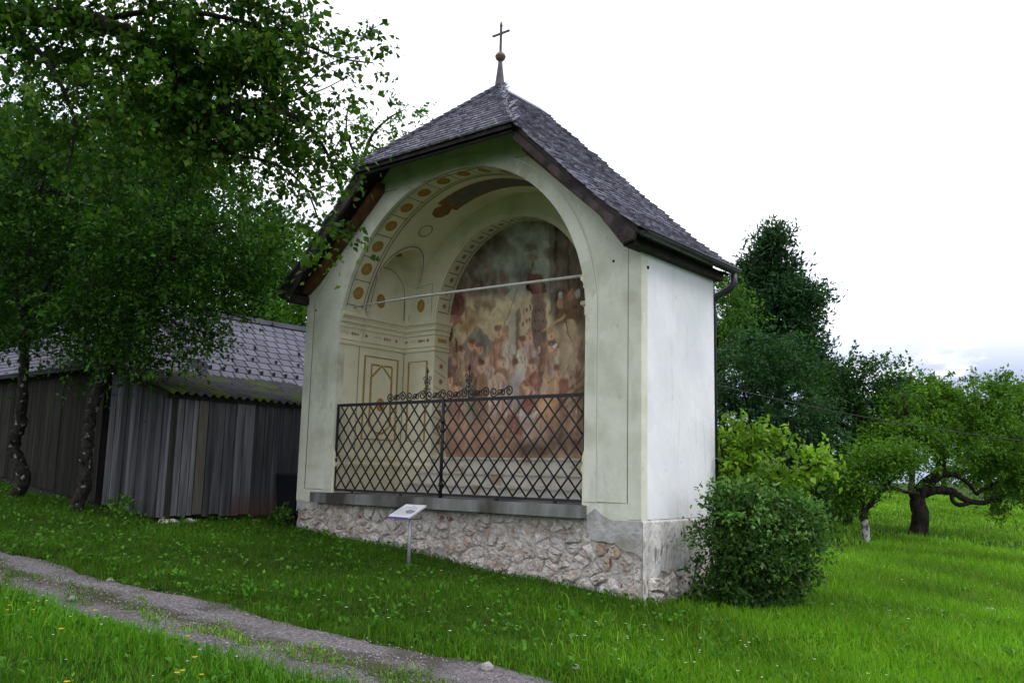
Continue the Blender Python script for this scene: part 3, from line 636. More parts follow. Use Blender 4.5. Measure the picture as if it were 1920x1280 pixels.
# sky
sk = sstep(6.2, 8.4, cy); put(sk, (122, 140, 134)); put(sstep(4.5, 6.6, cy) * (1 - sstep(7.2, 8.3, cy)), (188, 168, 122), .95)
n1 = vnoise(cx * .55, cy * .8, 11)
put(sstep(.15, .8, n1) * sstep(7.0, 8.4, cy), (96, 78, 70), .8); put(sstep(10.4, 11.8, cy + .4 * n1), (88, 68, 62), .85)
put(sstep(.2, .9, vnoise(cx * .7 + 5, cy + 3, 12)) * sstep(6.4, 7.2, cy) * (1 - sstep(7.4, 8.2, cy)), (128, 100, 70), .8)
for (x, y, rx, ry, c) in [(1.6, 8.9, 1.0, .6, (84, 68, 62)), (2.2, 9.6, .8, .5, (76, 62, 60)), (5.6, 9.1, 1.2, .5, (72, 84, 84)), (3.2, 10.3, 1.4, .5, (80, 64, 58)), (3.6, 8.6, .35, .5, (84, 62, 54)), (4.3, 8.7, .35, .5, (84, 62, 54)), (2.2, 8.3, .4, .4, (90, 62, 54)), (2.8, 8.3, .3, .35, (90, 62, 54)), (4.9, 9.6, 1.3, .5, (112, 134, 128))]: ell(x, y, rx, ry, c, .85, .5)
# hills, tree, town, curtain
pol([(.4, 4.6), (2.4, 6.35), (4.1, 5.3), (4.4, 4.2), (.4, 4.2)], (112, 112, 106)); ell(1.9, 6.5, .65, .38, (150, 116, 56), .9, .5); ell(1.6, 6.3, .4, .25, (124, 96, 50), .9, .5)
put(sstep(7.3, 8.0, cx) * sstep(5.5, 6.6, cy), (66, 52, 48), .85); 
for k in range(6): seg(7.6 + k * .4, 12, 7.7 + k * .4, 7.0, .09, (52, 40, 38) if k % 2 else (84, 70, 66), .7)
pol([(4.6, 5.0), (4.6, 6.6), (5.0, 7.2), (5.4, 6.9), (5.5, 5.0)], (168, 160, 146)); pol([(5.2, 4.6), (5.2, 7.0), (5.5, 7.3), (5.5, 4.6)], (120, 106, 90))
pol([(5.5, 4.4), (5.5, 7.4), (6.3, 8.1), (6.4, 4.4)], (170, 148, 108)); pol([(6.35, 4.6), (6.3, 8.1), (7.3, 7.9), (7.4, 4.6)], (108, 84, 80))
pol([(5.9, 8.2), (6.1, 9.0), (7.0, 8.9), (7.5, 8.0), (6.3, 7.9)], (84, 44, 44)); seg(6.35, 9.0, 6.4, 9.6, .07, (90, 66, 50)); ell(6.4, 9.7, .5, .14, (128, 100, 70), .9); seg(4.3, 6.2, 5.3, 8.2, .04, (120, 100, 84))
for i in range(3):
    for j in range(3): ell(5.75 + .22 * i, 5.9 + .55 * j + .12 * i, .05, .10, (84, 62, 48))
for i in range(3):
    for j in range(3): ell(6.6 + .25 * i, 6.1 + .5 * j, .05, .08, (72, 54, 52))
# banner
pol([(.5, 6.6), (.3, 8.2), (1.6, 8.2), (1.7, 7.2), (1.3, 6.9), (1.4, 6.4)], (108, 50, 48)); pol([(.5, 6.3), (.5, 6.9), (1.3, 6.9), (1.3, 6.5)], (150, 84, 74)); ell(.62, 6.0, .18, .4, (96, 44, 38)); ell(1.0, 5.4, .1, .35, (90, 40, 36)); seg(1.5, 8.2, 1.9, 4.9, .06, (122, 92, 70)); ell(.9, 7.6, .3, .3, (84, 40, 40), .7)
_rs = random.Random(5)
def strokes(n, y0, y1, w_, a, cols_):
    for _ in range(n):
        x_ = _rs.uniform(.2, 9.8); y_ = _rs.uniform(y0, y1); an = _rs.uniform(1.0, 2.2); l_ = _rs.uniform(.15, .6); seg(x_, y_, x_ + l_ * math.cos(an), y_ + l_ * math.sin(an), _rs.uniform(.6, 1.3) * w_, _rs.choice(cols_), a)
WARM = [(158, 112, 84), (176, 136, 112), (120, 78, 58), (150, 104, 96), (190, 160, 138), (136, 92, 52), (98, 66, 54), (164, 132, 140), (128, 122, 104), (168, 118, 70)]
strokes(170, .8, 5.2, .13, .8, WARM)
# crowd: (x, y head, width, height, robe, head, lit)
SK = (196, 140, 102)
figs = [(.5, 5.0, .75, 1.6, (84, 84, 88)), (.9, 4.6, .5, 1.3, (112, 70, 62)), (1.35, 4.9, .4, 1.2, (150, 118, 84)), (2.1, 5.3, .5, 1.4, (130, 84, 72)), (2.6, 5.1, .5, 1.3, (138, 96, 96)), (3.9, 5.9, .55, 1.6, (160, 100, 72)), (4.5, 5.8, .55, 1.7, (190, 182, 176)), (6.1, 5.7, .7, 2.0, (172, 142, 156)), (5.6, 5.4, .4, 1.3, (196, 186, 170)), (7.6, 5.8, .7, 1.5, (150, 92, 66)), (7.7, 5.2, .6, 1.2, (158, 120, 104)), (8.3, 5.0, .7, 1.3, (176, 168, 166)), (3.3, 4.6, .7, 1.4, (182, 152, 144)), (2.7, 4.2, .7, 1.7, (126, 84, 56)), (4.2, 4.4, .8, 1.6, (130, 94, 64)), (.45, 3.6, .8, 1.9, (150, 120, 96)), (1.7, 3.9, .8, 2.0, (106, 116, 98)), (1.15, 3.2, .4, 1.5, (146, 84, 66)), (7.4, 3.6, .8, 1.8, (182, 158, 142)), (8.1, 4.0, .8, 1.6, (170, 126, 74)), (8.6, 3.9, .5, 1.5, (128, 54, 46)), (5.1, 4.2, .6, 1.8, (142, 140, 122)), (6.3, 4.3, .7, 1.5, (146, 78, 62)), (9.2, 3.3, 1.0, 1.8, (112, 84, 52))]
for (x, y, w_, h_, c) in figs:
    w_ *= 1.3; h_ *= 1.1; c = tuple(int(v * .75 + u * .25) for v, u in zip(c, (150, 112, 86)))
    dk = tuple(int(v * .62) for v in c); lt = tuple(min(255, int(v * 1.22)) for v in c)
    pol([(x - w_ * .5, y - .25), (x - w_ * .75, y - h_), (x + w_ * .75, y - h_), (x + w_ * .5, y - .25), (x + .1, y + .02), (x - .1, y + .02)], c, .95, .05)
    for k in range(4):
        xo = x + w_ * random.uniform(-.55, .55); seg(xo, y - .35, xo + random.uniform(-.2, .2), y - h_ * .95, .06, dk if k % 2 else lt, .6)
    ell(x, y + .16, .25, .31, SK, 1, .25); ell(x + .03, y + .36, .26, .16, random.choice([(92, 58, 40), (150, 120, 96), (110, 70, 46)]), .9, .3); ell(x + .07, y + .08, .06, .1, (120, 74, 54), .7)
# central kneeling robes, blue-white cloth, horse and rider
pol([(3.2, 1.9), (3.3, 3.6), (3.9, 4.1), (4.5, 3.9), (4.9, 2.4), (5.0, 1.9)], (182, 148, 128)); pol([(4.1, 1.9), (4.2, 3.6), (4.6, 3.6), (5.1, 1.9)], (158, 116, 124), .8)
for k in range(9): seg(3.4 + .18 * k, 3.7 - .03 * k, 3.3 + .2 * k, 2.0, .05, (140, 100, 96) if k % 2 else (206, 178, 160), .6)
pol([(4.9, 3.9), (5.2, 4.4), (5.7, 4.0), (6.6, 3.1), (6.3, 2.9), (5.6, 3.6), (5.3, 2.7), (5.0, 2.6)], (156, 152, 164), .9); pol([(5.5, 2.0), (5.6, 3.4), (6.2, 3.5), (6.6, 2.4), (6.3, 1.8)], (134, 74, 62)); ell(5.95, 3.35, .28, .36, SK, .9); ell(5.95, 3.6, .3, .2, (124, 74, 50), .9)
pol([(5.3, 1.7), (5.5, 2.4), (6.0, 1.9), (6.9, 2.4), (6.3, 1.5), (6.1, .6), (5.8, .5), (5.7, 1.3)], (178, 176, 190), .9)
pol([(6.7, .9), (6.8, 2.8), (7.6, 3.2), (8.2, 2.6), (8.3, 1.0)], (176, 112, 58), .9); ell(7.3, 2.4, .5, .6, (196, 140, 84), .7, .5)
pol([(8.2, 3.9), (8.2, 5.4), (8.5, 6.5), (9.0, 6.9), (9.5, 6.4), (9.6, 5.0), (9.3, 3.9)], (150, 128, 96)); ell(9.0, 6.2, .42, .62, (168, 144, 106)); seg(8.7, 6.6, 9.1, 5.6, .06, (92, 70, 52)); ell(8.9, 5.0, .5, .7, (164, 142, 110), .8, .5)
pol([(8.4, 6.8), (8.3, 7.9), (9.6, 8.1), (9.8, 6.6)], (104, 74, 48)); ell(8.3, 7.5, .22, .28, (170, 122, 84)); ell(8.3, 7.85, .14, .16, (150, 160, 168)); ell(9.6, 7.9, .16, .2, (150, 156, 164)); ell(9.1, 7.9, .3, .3, (140, 96, 60)); seg(7.1, 6.1, 8.6, 6.9, .09, (166, 124, 66)); ell(7.9, 5.4, .14, .16, (196, 194, 196))
pol([(8.4, 2.9), (9.9, 4.0), (10.2, 4.6), (10.2, 2.5), (8.6, 2.2)], (124, 98, 60), .9)
for k in range(4): seg(8.5, 2.5 + .18 * k, 10.1, 3.3 + .22 * k, .05, (96, 74, 46) if k % 2 else (150, 122, 82), .8)
# ground below
put(1 - sstep(1.5, 2.1, cy + .2 * n1), (140, 106, 82), .75); ell(6.8, 1.1, .8, .6, (178, 148, 126), .8, .6); ell(3.9, 1.6, .9, .5, (150, 124, 104), .7, .6); ell(8.2, .8, 1.4, .5, (96, 78, 64), .9, .6); ell(6.3, .4, 1.2, .35, (70, 58, 50), .9, .6)
pol([(4.4, 1.2), (4.6, 2.0), (5.4, 2.0), (5.6, 1.0)], (128, 66, 58), .9); ell(1.6, 1.2, .8, .5, (158, 112, 84), .6, .6); ell(3.0, .9, 1.0, .3, (166, 110, 72), .6, .6); put(sstep(8.8, 10.2, cx), (72, 56, 44), .55)
strokes(150, .7, 5.6, .05, .45, WARM); strokes(60, .7, 4.8, .09, .35, WARM); strokes(50, 7.0, 11.0, .16, .22, [(136, 146, 136), (96, 78, 70), (120, 104, 88)])
# brush texture and ageing
br = vnoise(cx * 3.5, cy * 3.5, 21, 4); C *= np.clip(1 + .11 * br, .5, 1.6)[..., None]
C += (.020 * vnoise(cx * 3, cy * 3, 22)[..., None]) * np.array([1.2, .8, .6]); C *= np.clip(1 + .10 * vnoise(cx * 1.2, cy * 1.2, 23), .6, 1.5)[..., None]
lum = C @ np.array([.3, .55, .15]); C = lum[..., None] * .28 + C * .72; C = C * .88 + np.array(S((126, 98, 78))) * .12
lum = C @ np.array([.3, .55, .15]); C = lum[..., None] * .2 + C * .8
C = np.clip(C * np.array([1.95, 1.84, 1.62]), .01, .8)
ok = ((FZ < ZB) | ((FX - XM) ** 2 + (FZ - ZB) ** 2 < (RB - .002) ** 2))
idx = np.arange(FX.size).reshape(FX.shape); okq = ok[:-1, :-1] & ok[1:, :-1] & ok[1:, 1:] & ok[:-1, 1:]
F = np.stack([idx[:-1, :-1], idx[1:, :-1], idx[1:, 1:], idx[:-1, 1:]], -1)[okq]
tag(np_mesh('fresco', np.stack([FX.ravel(), np.full(FX.size, Y2 - .004), FZ.ravel()], 1), F, M['fresco'], chapel, cols=C.reshape(-1, 3)), 'dark weathered fresco of a crowd with a rider, banner and tower')

# tie rod across the arch
MB().tube([(XA - .02, .20, 2.905), (2.2, .2, 2.915), (XB + .02, .20, 2.86)], [.012, .018, .020], 8).build('tie_rod', M['rod'], chapel)

# ---- roof
EV, YF, YH, YB = 3.19, -.42, -.52, 1.93; DH = 1.45; ZH = zroof(DH); AP = (3, .95, 6.15)
roof = MB()
for sgn in (-1, 1):
    X = lambda d: 3 + sgn * d
    t = .075
    top = [(X(0), .95, 6.15), (X(DH), YH, ZH), (X(DH), YF, ZH), (X(2.7), YF, zroof(2.7)), (X(2.7), YB, zroof(2.7)), (X(0), YB, 6.15)]
    roof.prism([(x, y, z - t - .04) for x, y, z in top], (0, 0, t))
    low = [(X(2.7), YF, zroof(2.7)), (X(EV), YF, zroof(EV)), (X(EV), YB, zroof(EV)), (X(2.7), YB, zroof(2.7))]
    roof.prism([(x, y, z - t - .04) for x, y, z in low], (0, 0, t))
roof.prism([(x, y, z - .115) for x, y, z in [AP, (3 - DH, YH, ZH), (3 + DH, YH, ZH)]], (0, 0, .075))
roof.box((3 - DH + .02, YH + .04, ZH - .155), (3 + DH - .02, YH + .07, ZH - .12))
roof = roof.build('roof', M['timber_dark'], chapel)
shv = []
for k in range(7):     # shared shingle blanks: width .1, length .3, butt at y=0
    w2 = .5 * (.075 + .012 * k); j = lambda: random.uniform(-.004, .004)
    shv.append(([(-w2, j(), .0), (w2, j(), .0), (w2 - .002, .19, .0), (-w2 + .002, .19, .0), (-w2, j(), .030 + j()), (w2, j(), .030 + j()), (w2 - .002, .19, .005), (-w2 + .002, .19, .005)], 2 * w2))
shm = []
for vs, w_ in shv:
    me = bpy.data.meshes.new('shingle'); me.from_pydata(vs, [], [(0, 3, 2, 1), (4, 5, 6, 7), (0, 1, 5, 4), (1, 2, 6, 5), (2, 3, 7, 6), (3, 0, 4, 7)]); me.materials.append(M['shingle']); shm.append(me)
def frame_mat(o, ax, up, tilt, yaw):
    ax = Vector(ax).normalized(); up = Vector(up).normalized(); n = ax.cross(up).normalized()
    m = Matrix((ax, up, n)).transposed().to_4x4()
    return Matrix.Translation(Vector(o)) @ m @ Matrix.Rotation(yaw, 4, 'Z') @ Matrix.Rotation(-tilt, 4, 'X')
roofP = Matrix.Translation(-Vector(parent_loc(roof)))
def lay(o, ax, up, stuff):
    k = random.randrange(7); m = frame_mat(o, ax, up, rad(random.uniform(2.2, 4.2)), rad(random.uniform(-2, 2)))
    if stuff is None:
        ob = bpy.data.objects.new('shingle', shm[k]); link(ob, roof); ob.matrix_local = roofP @ m
    else: stuff.add([m @ Vector(v) for v in shv[k][0]], [(0, 3, 2, 1), (4, 5, 6, 7), (0, 1, 5, 4), (1, 2, 6, 5), (2, 3, 7, 6), (3, 0, 4, 7)])
    return shv[k][1]
EXP = .118
# front hip: every shingle its own object
upH = Vector((0, AP[1] - YH, AP[2] - ZH)); LH = upH.length; s = -.04
while s < LH - .02:
    hw = DH * (1 - (max(s, 0) + .05) / LH) + .03; x = -hw + random.uniform(0, .05); p0 = Vector((3, YH, ZH)) + upH.normalized() * s
    while x < hw - .03:
        w_ = lay(p0 + Vector((x + .055, 0, .0)) - Vector((0, 0, .03)), (1, 0, 0), upH, None); x += w_ + .004
    s += EXP + random.uniform(-.006, .006)
for sgn in (1, -1):
    st = MB(); ax = (0, sgn, 0)
    up1 = Vector((-sgn * 1, 0, .945)).normalized(); up2 = Vector((-sgn * 1, 0, .8)).normalized()
    L2 = (EV - 2.7) * math.hypot(1, .8); L1 = 2.7 * math.hypot(1, .945); s = -.05
    while s < L1 + L2 - .17:
        if s < L2: d = EV - s / math.hypot(1, .8); up = up2
        else: d = 2.7 - (s - L2) / math.hypot(1, .945); up = up1
        d_ = max(d - .09, .0); y0 = YF - .02 if d_ > DH else YH + (1 - d_ / DH) * (AP[1] - YH); y = y0 + random.uniform(-.015, .02)
        while y < YB:
            w_ = lay(Vector((3 + sgn * d, y + .05, zroof(d) - .03)), ax, up, st); y += w_ + .004
        s += EXP + random.uniform(-.008, .008)
    # hip caps
    hp = Vector((3 + sgn * DH, YH, ZH)); hd = Vector(AP) - hp; hl = hd.length; s = -.02
    while s < hl - .05:
        p = hp + hd.normalized() * s
        lay(p + Vector((-.05 * sgn, 0, .012)), (1, 0, 0), upH.normalized() + Vector((-.5 * sgn, 0, 0)), st); lay(p + Vector((0, .06, .012)), ax, up1 + Vector((0, .5, 0)), st)
        s += EXP
    st.hexa([(3, .93, 6.125), (3 + sgn * .14, .93, 6.0), (3 + sgn * .14, YB, 6.0), (3, YB, 6.125), (3, .93, 6.15), (3 + sgn * .15, .93, 6.02), (3 + sgn * .15, YB, 6.02), (3, YB, 6.15)])
    st.build('shingle_field', M['shingle'], roof, kind='stuff')
# bargeboards, soffit boards, eaves purlins
for sgn in (-1, 1):
    X = lambda d: 3 + sgn * d
    q = [(X(DH - .05), ZH - .09), (X(2.7), zroof(2.7) - .10), (X(EV - .02), zroof(EV) - .10), (X(EV - .06), zroof(EV) - .18), (X(EV - .2), zroof(EV) - .215), (X(2.7), zroof(2.7) - .245), (X(DH - .05), ZH - .21)]
    MB().prism([(x, YF + .005, z) for x, z in q], (0, .05, 0)).build('bargeboard', M['timber'], chapel)
    q = [(X(DH - .1), ZH - .16), (X(2.7), zroof(2.7) - .17), (X(EV - .24), zroof(EV - .24) - .16), (X(EV - .24), zroof(EV - .24) - .26), (X(2.7), zroof(2.7) - .30), (X(DH - .1), ZH - .28)]
    MB().prism([(x, -.16, z) for x, z in q], (0, .155, 0)).build('verge_beam', M['timber_red'], chapel)
    MB().box((min(X(2.96), X(3.10)), -.34, 2.985), (max(X(2.96), X(3.10)), YB - .05, 3.1)).build('eaves_beam', M['timber_dark'], chapel)
    # gutter: half pipe with a rolled front edge, brackets and pipe
    gxx, gz, gr = X(EV + .04), zroof(EV) - .085, .06; b = MB(); yl = [-.36, .4, 1.2, 1.98]; k = 9
    vs = [(gxx + (gr if s_ == 0 else gr - .006) * math.cos(math.pi + math.pi * a / (k - 1)), y, gz + (gr if s_ == 0 else gr - .006) * math.sin(math.pi + math.pi * a / (k - 1))) for s_ in (0, 1) for y in yl for a in range(k)]
    fs = [(s_ * 4 * k + i * k + a, s_ * 4 * k + i * k + a + 1, s_ * 4 * k + (i + 1) * k + a + 1, s_ * 4 * k + (i + 1) * k + a) for s_ in (0, 1) for i in range(3) for a in range(k - 1)]
    fs += [tuple(range(k)), tuple(3 * k + a for a in range(k))]; b.add(vs, fs, 0, True)
    b.tube([(gxx + sgn * gr, -.36, gz), (gxx + sgn * gr, 1.98, gz)], .010, 6)
    gut = b.build('gutter', M['gutter'], chapel)
    for y_ in (-.2, .5, 1.2, 1.85): MB().tube([(X(3.0), y_, gz + .06), (gxx - sgn * gr, y_, gz - .01), (gxx, y_, gz - gr - .008), (gxx + sgn * gr, y_, gz)], .008, 5).build('bracket', M['gutter'], gut)
    MB().tube([(gxx, 1.90, gz - .05), (gxx, 1.90, gz - .17), (gxx - sgn * .03, 1.895, gz - .23), (X(3.09), 1.875, gz - .29), (X(3.0), 1.85, gz - .33), (X(2.96), 1.845, gz - .42), (X(2.96), 1.845, H1(X(2.96), 1.85))], .042, 10).build('downpipe', M['gutter'], chapel)
    MB().tube([(X(2.9), 1.88, gz + .05), (X(3.16), 1.88, gz - .06)], .022, 6).build('rafter_end', M['timber_dark'], chapel)
# finial with ball and cross
fin = MB().lathe((3, .95, 6.08), [(.0, .0), (.078, .0), (.072, .08), (.055, .22), (.038, .36), (.03, .46), (.0, .46)], 12).build('finial', M['finial'], chapel)
MB().lathe((3, .95, 6.60), [(.0, -.075), (.035, -.07), (.07, -.035), (.078, 0), (.082, .006), (.075, .012), (.065, .04), (.03, .07), (.0, .075)], 16).build('ball', M['gold'], fin)
b = MB().prism([(3 - .014, .935, 6.66), (3 + .014, .935, 6.66), (3.014, .935, 7.07), (3.02, .935, 7.09), (3, .935, 7.16), (2.98, .935, 7.09), (2.986, .935, 7.07)], (0, .028, 0))
for sg in (-1, 1): b.prism([(3 + sg * .0145, .938, 6.955), (3 + sg * .13, .938, 6.955), (3 + sg * .14, .938, 6.948), (3 + sg * .175, .938, 6.969), (3 + sg * .14, .938, 6.99), (3 + sg * .13, .938, 6.983), (3 + sg * .0145, .938, 6.983)], (0, .022, 0))
b.build('cross', M['finial'], fin)
# small putlog marks high on the walls
for p in ((.21, -.001, 2.88), (5.62, -.001, 2.93)): MB().tube([(p[0], .004, p[2]), (p[0], -.006, p[2])], .016, 8).build('wall_hole', M['timber_dark'], chapel)
MB().tube([(5.99, .13, 2.83), (6.006, .13, 2.83)], .022, 8).build('wall_hole', M['timber_dark'], chapel)

# ================================================================== IRON GRILLE
gr = thing('iron_grille', 'black wrought iron lattice grille with scrolled crest across the chapel opening', 'grille', (3, .04, ZFL))
GY0 = .04; zb, zt = ZFL + .045, 1.40; x0, x1 = XA + .012, XB - .012
MB().box((x0, GY0 - .012, zb - .022), (x1, GY0 + .012, zb + .012)).build('bottom_rail', M['iron'], gr)
MB().box((x0, GY0 - .013, zt - .024), (x1, GY0 + .013, zt + .018)).build('top_rail', M['iron'], gr)
for x in (x0 + .012, x1 - .012): MB().box((x - .014, GY0 - .014, zb + .0125), (x + .014, GY0 + .014, zt - .0245)).build('post', M['iron'], gr)
mp_ = MB().tube([(2.965, GY0 - .02, ZFL), (2.965, GY0 - .02, zt + .03)], .022, 8).build('post', M['iron'], gr)
for z_ in (.28, .98, 1.10): MB().tube([(2.965, GY0 - .02, z_), (2.965, GY0 - .02, z_ + .05)], .032, 8).build('collar', M['iron'], mp_)
for x in (1.2, 2.2, 3.9, 4.8): MB().box((x - .018, GY0 - .012, ZFL - .001), (x + .018, GY0 + .012, zb - .0225)).build('foot', M['iron'], gr)
hh = zt - .024 - zb - .012; z0_ = zb + .012; dxs, slope = .207, .245 / .207
run = hh / slope; k0 = -int(run / dxs) - 1
for sgn in (1, -1):
    for k in range(k0, int((x1 - x0) / dxs) + 2 - k0):
        xa_ = x0 + .05 + k * dxs if sgn > 0 else x0 + .05 + k * dxs - .0
        xs_, xe_ = (xa_, xa_ + run) if sgn > 0 else (xa_ + 0, xa_ - run)
        lo, hi = x0 + .027, x1 - .027; zs_, ze_ = z0_, z0_ + hh
        # clip to the frame
        def zat(x): return z0_ + (x - xs_) * sgn * slope
        a_, b_ = min(xs_, xe_), max(xs_, xe_); a2, b2 = max(a_, lo), min(b_, hi)
        if b2 - a2 < .03: continue
        yq = GY0 - .004 * sgn
        MB().tube([(a2, yq, zat(a2)), (b2, yq, zat(b2))], .0115, 5).build('lattice_bar', M['iron'], gr)
def spiral(cx_, cz_, r, turns, a0, dirn, n=18):
    return [(cx_ + r * (1 - .78 * i / n) * math.cos(a0 + dirn * turns * 2 * math.pi * i / n), GY0, cz_ + r * (1 - .78 * i / n) * math.sin(a0 + dirn * turns * 2 * math.pi * i / n)) for i in range(n + 1)]
def scroll_pair(xc, zc, wd, r):
    """S shaped scroll: two spirals joined by a slanting bar"""
    A = spiral(xc - wd / 2 + r, zc + r, r, 1.35, -math.pi / 2, -1); B = spiral(xc + wd / 2 - r, zc + r * 1.1, r, 1.35, math.pi / 2, -1)
    MB().tube(list(reversed(A)) + B, .009, 5).build('scroll', M['iron'], gr)
    A = spiral(xc - wd / 2 + 2.6 * r, zc + r * .8, r * .7, 1.2, math.pi * .2, 1); MB().tube(A, .008, 5).build('scroll', M['iron'], gr)
    A = spiral(xc + wd / 2 - 2.6 * r, zc + r * .8, r * .7, 1.2, math.pi * .8, -1); MB().tube(A, .008, 5).build('scroll', M['iron'], gr)
zc = zt + .018
for xc in (2.04, 2.42, 2.80, 3.18, 3.56, 3.94): scroll_pair(xc, zc, .37, .062)
for xf in (2.63, 3.39):
    fo = MB().tube([(xf, GY0, zc), (xf, GY0, zc + .40)], .007, 6)
    fo.lathe((xf, GY0, zc + .38), [(0, -.02), (.006, -.02), (.017, .0), (.012, .03), (.0, .075)], 8)
    fo = fo.build('finial', M['iron'], gr)
    for sg in (-1, 1):
        for (zz, r) in ((.075, .042), (.14, .03), (.30, .038), (.245, .026)):
            MB().tube(spiral(xf + sg * (r + .008), zc + zz, r, 1.2, math.pi / 2 + sg * math.pi / 2, sg if zz > .2 else -sg, 14), .0055, 5).build('scroll', M['iron'], fo)
        MB().tube([(xf, GY0, zc + .17), (xf + sg * .045, GY0, zc + .22), (xf + sg * .05, GY0, zc + .25)], .0055, 5).build('scroll', M['iron'], fo)

# ================================================================== SIGN
sx, sy = 3.20, -.74; sz = H1(sx, sy)
sg = thing('information_sign', 'small slanted white information board on a grey steel post', 'sign', (sx, sy, sz))
MB().tube([(sx, sy, sz - .15), (sx, sy, .0)], .021, 10).build('post', M['steel'], sg)
c = [(2.93, -.86, -.085), (3.285, -.86, -.085), (3.285, -.56, .055), (2.93, -.56, .055)]; nrm = Vector((0, -.42, .9)).normalized()
pl = MB().hexa([Vector(p) - nrm * .02 for p in c] + [Vector(p) for p in c]).build('board', M['sign_white'], sg)
MB().box((2.928, -.868, -.112), (3.287, -.8605, -.088)).build('edge_strip', M['purple'], pl)
MB().box((sx - .05, sy - .03, -.058), (sx + .05, sy + .03, -.012)).build('bracket', M['steel'], sg)
b = MB()
def onb(u, v): return Vector(c[0]) + (Vector(c[1]) - Vector(c[0])) * u + (Vector(c[3]) - Vector(c[0])) * v + nrm * .002
def tx(u0, u1, v, h): b.add([onb(u0, v), onb(u1, v), onb(u1, v + h), onb(u0, v + h)], [(0, 1, 2, 3)])
tx(.47, .53, .86, .07); tx(.2, .8, .73, .035)
for r_ in range(9):
    u = .1; v = .64 - r_ * .062
    while u < .88: l_ = random.uniform(.02, .08); tx(u, min(u + l_, .9), v, .018); u += l_ + .014
b.build('lettering', M['sign_ink'], pl, kind='stuff')

# ================================================================== LEAN-TO SHED (boards facing +X and -Y, mossy corrugated roof)
shed = thing('lean_to_shed', 'grey weathered board shed with mossy corrugated lean-to roof beside the chapel', 'shed', (-1.6, -.6, -.35))
SXE, SY0, SY1 = -.74, -1.69, 1.6
M['plank_red'] = M['plank'].copy(); M['plank_red'].name = 'weathered_plank_red_foot'
_n = M['plank_red'].node_tree.nodes; _l = M['plank_red'].node_tree.links; _b = _n['Principled BSDF']
_src = _b.inputs['Base Color'].links[0].from_socket
_g = _n.new('ShaderNodeNewGeometry'); _s = _n.new('ShaderNodeSeparateXYZ'); _l.new(_g.outputs['Position'], _s.inputs[0])
_nz = _n.new('ShaderNodeTexNoise'); _nz.inputs['Scale'].default_value = 2.6; _nz.inputs['Detail'].default_value = 4
_ma = _n.new('ShaderNodeMath'); _ma.operation = 'MULTIPLY_ADD'; _ma.inputs[1].default_value = .75; _l.new(_nz.outputs['Fac'], _ma.inputs[0]); _l.new(_s.outputs['Z'], _ma.inputs[2])
_mr = _n.new('ShaderNodeMapRange'); _mr.inputs['From Min'].default_value = .52; _mr.inputs['From Max'].default_value = .10; _mr.inputs['To Max'].default_value = .75; _l.new(_ma.outputs[0], _mr.inputs['Value'])
_mx = _n.new('ShaderNodeMixRGB'); _mx.inputs['Color2'].default_value = (.085, .038, .028, 1); _l.new(_mr.outputs[0], _mx.inputs['Fac']); _l.new(_src, _mx.inputs['Color1']); _l.new(_mx.outputs[0], _b.inputs['Base Color'])
def zlean(x): return 1.50 + (SXE - x) * .268
def plank_mesh(p0, p1, n, zb0, zb1, zt0, zt1, t, matl, parent, name='plank'):
    """upright board between plan points p0,p1, outward normal n"""
    a = Vector((*p0, 0)); b_ = Vector((*p1, 0)); nn = Vector((*n, 0)) * t
    q = [(a, zb0), (b_, zb1), (b_ - nn, zb1), (a - nn, zb0), (a, zt0), (b_, zt1), (b_ - nn, zt1), (a - nn, zt0)]
    o = MB().hexa([(v.x, v.y, z) for v, z in q]).build(name, matl, parent)
    return o
y = SY0 + .06; i = 0
while y < SY1 - .05:                       # side facing the path, +X
    w_ = [.11, .14, .085, .16, .12, .17, .19, .15, .18, .2, .16][i % 11]; y2 = min(y + w_, SY1); t = random.uniform(0, .022)
    mt = M['plank_tan'] if i == 3 else (M['plank_red'] if y > -.75 else M['plank'])
    zb = H1(SXE, y) + .09 + random.uniform(-.02, .02)
    plank_mesh((SXE + t, y + .007), (SXE + t, y2 - .007), (1, 0), zb, zb + random.uniform(-.01, .01), zlean(SXE) - .02, zlean(SXE) - .02, .02, mt, shed); y = y2; i += 1
x = SXE - .0
plank_mesh((SXE + .02, SY0 - .012), (SXE + .02, SY0 + .055), (1, 0), H1(SXE, SY0) + .05, H1(SXE, SY0) + .05, zlean(SXE) - .03, zlean(SXE) - .03, .05, M['plank_barn'], shed, 'corner_post')
i = 0
while x > -2.60:                           # side facing -Y
    w_ = [.14, .12, .16, .19, .13, .17, .15][i % 7]; x2 = max(x - w_, -2.62); t = random.uniform(0, .022); zb = H1(x, SY0) + .05
    plank_mesh((x - .004 - (.05 if i == 0 else 0), SY0 - t), (x2 + .004, SY0 - t), (0, -1), zb, zb + .01, zlean(x) - .04, zlean(x2) - .04, .02, M['plank'], shed); x = x2; i += 1
MB().hexa([(SXE - .06, SY0 + .05, zlean(SXE) - .12), (-2.6, SY0 + .05, zlean(-2.6) - .12), (-2.6, SY1, zlean(-2.6) - .12), (SXE - .06, SY1, zlean(SXE) - .12), (SXE - .06, SY0 + .05, zlean(SXE) - .06), (-2.6, SY0 + .05, zlean(-2.6) - .06), (-2.6, SY1, zlean(-2.6) - .06), (SXE - .06, SY1, zlean(SXE) - .06)]).build('roof_deck', M['timber_dark'], shed)
MB().box((SXE + .0, SY0 - .12, zlean(SXE) - .075), (SXE + .045, SY1, zlean(SXE) - .015)).build('eaves_board', M['plank_barn'], shed)
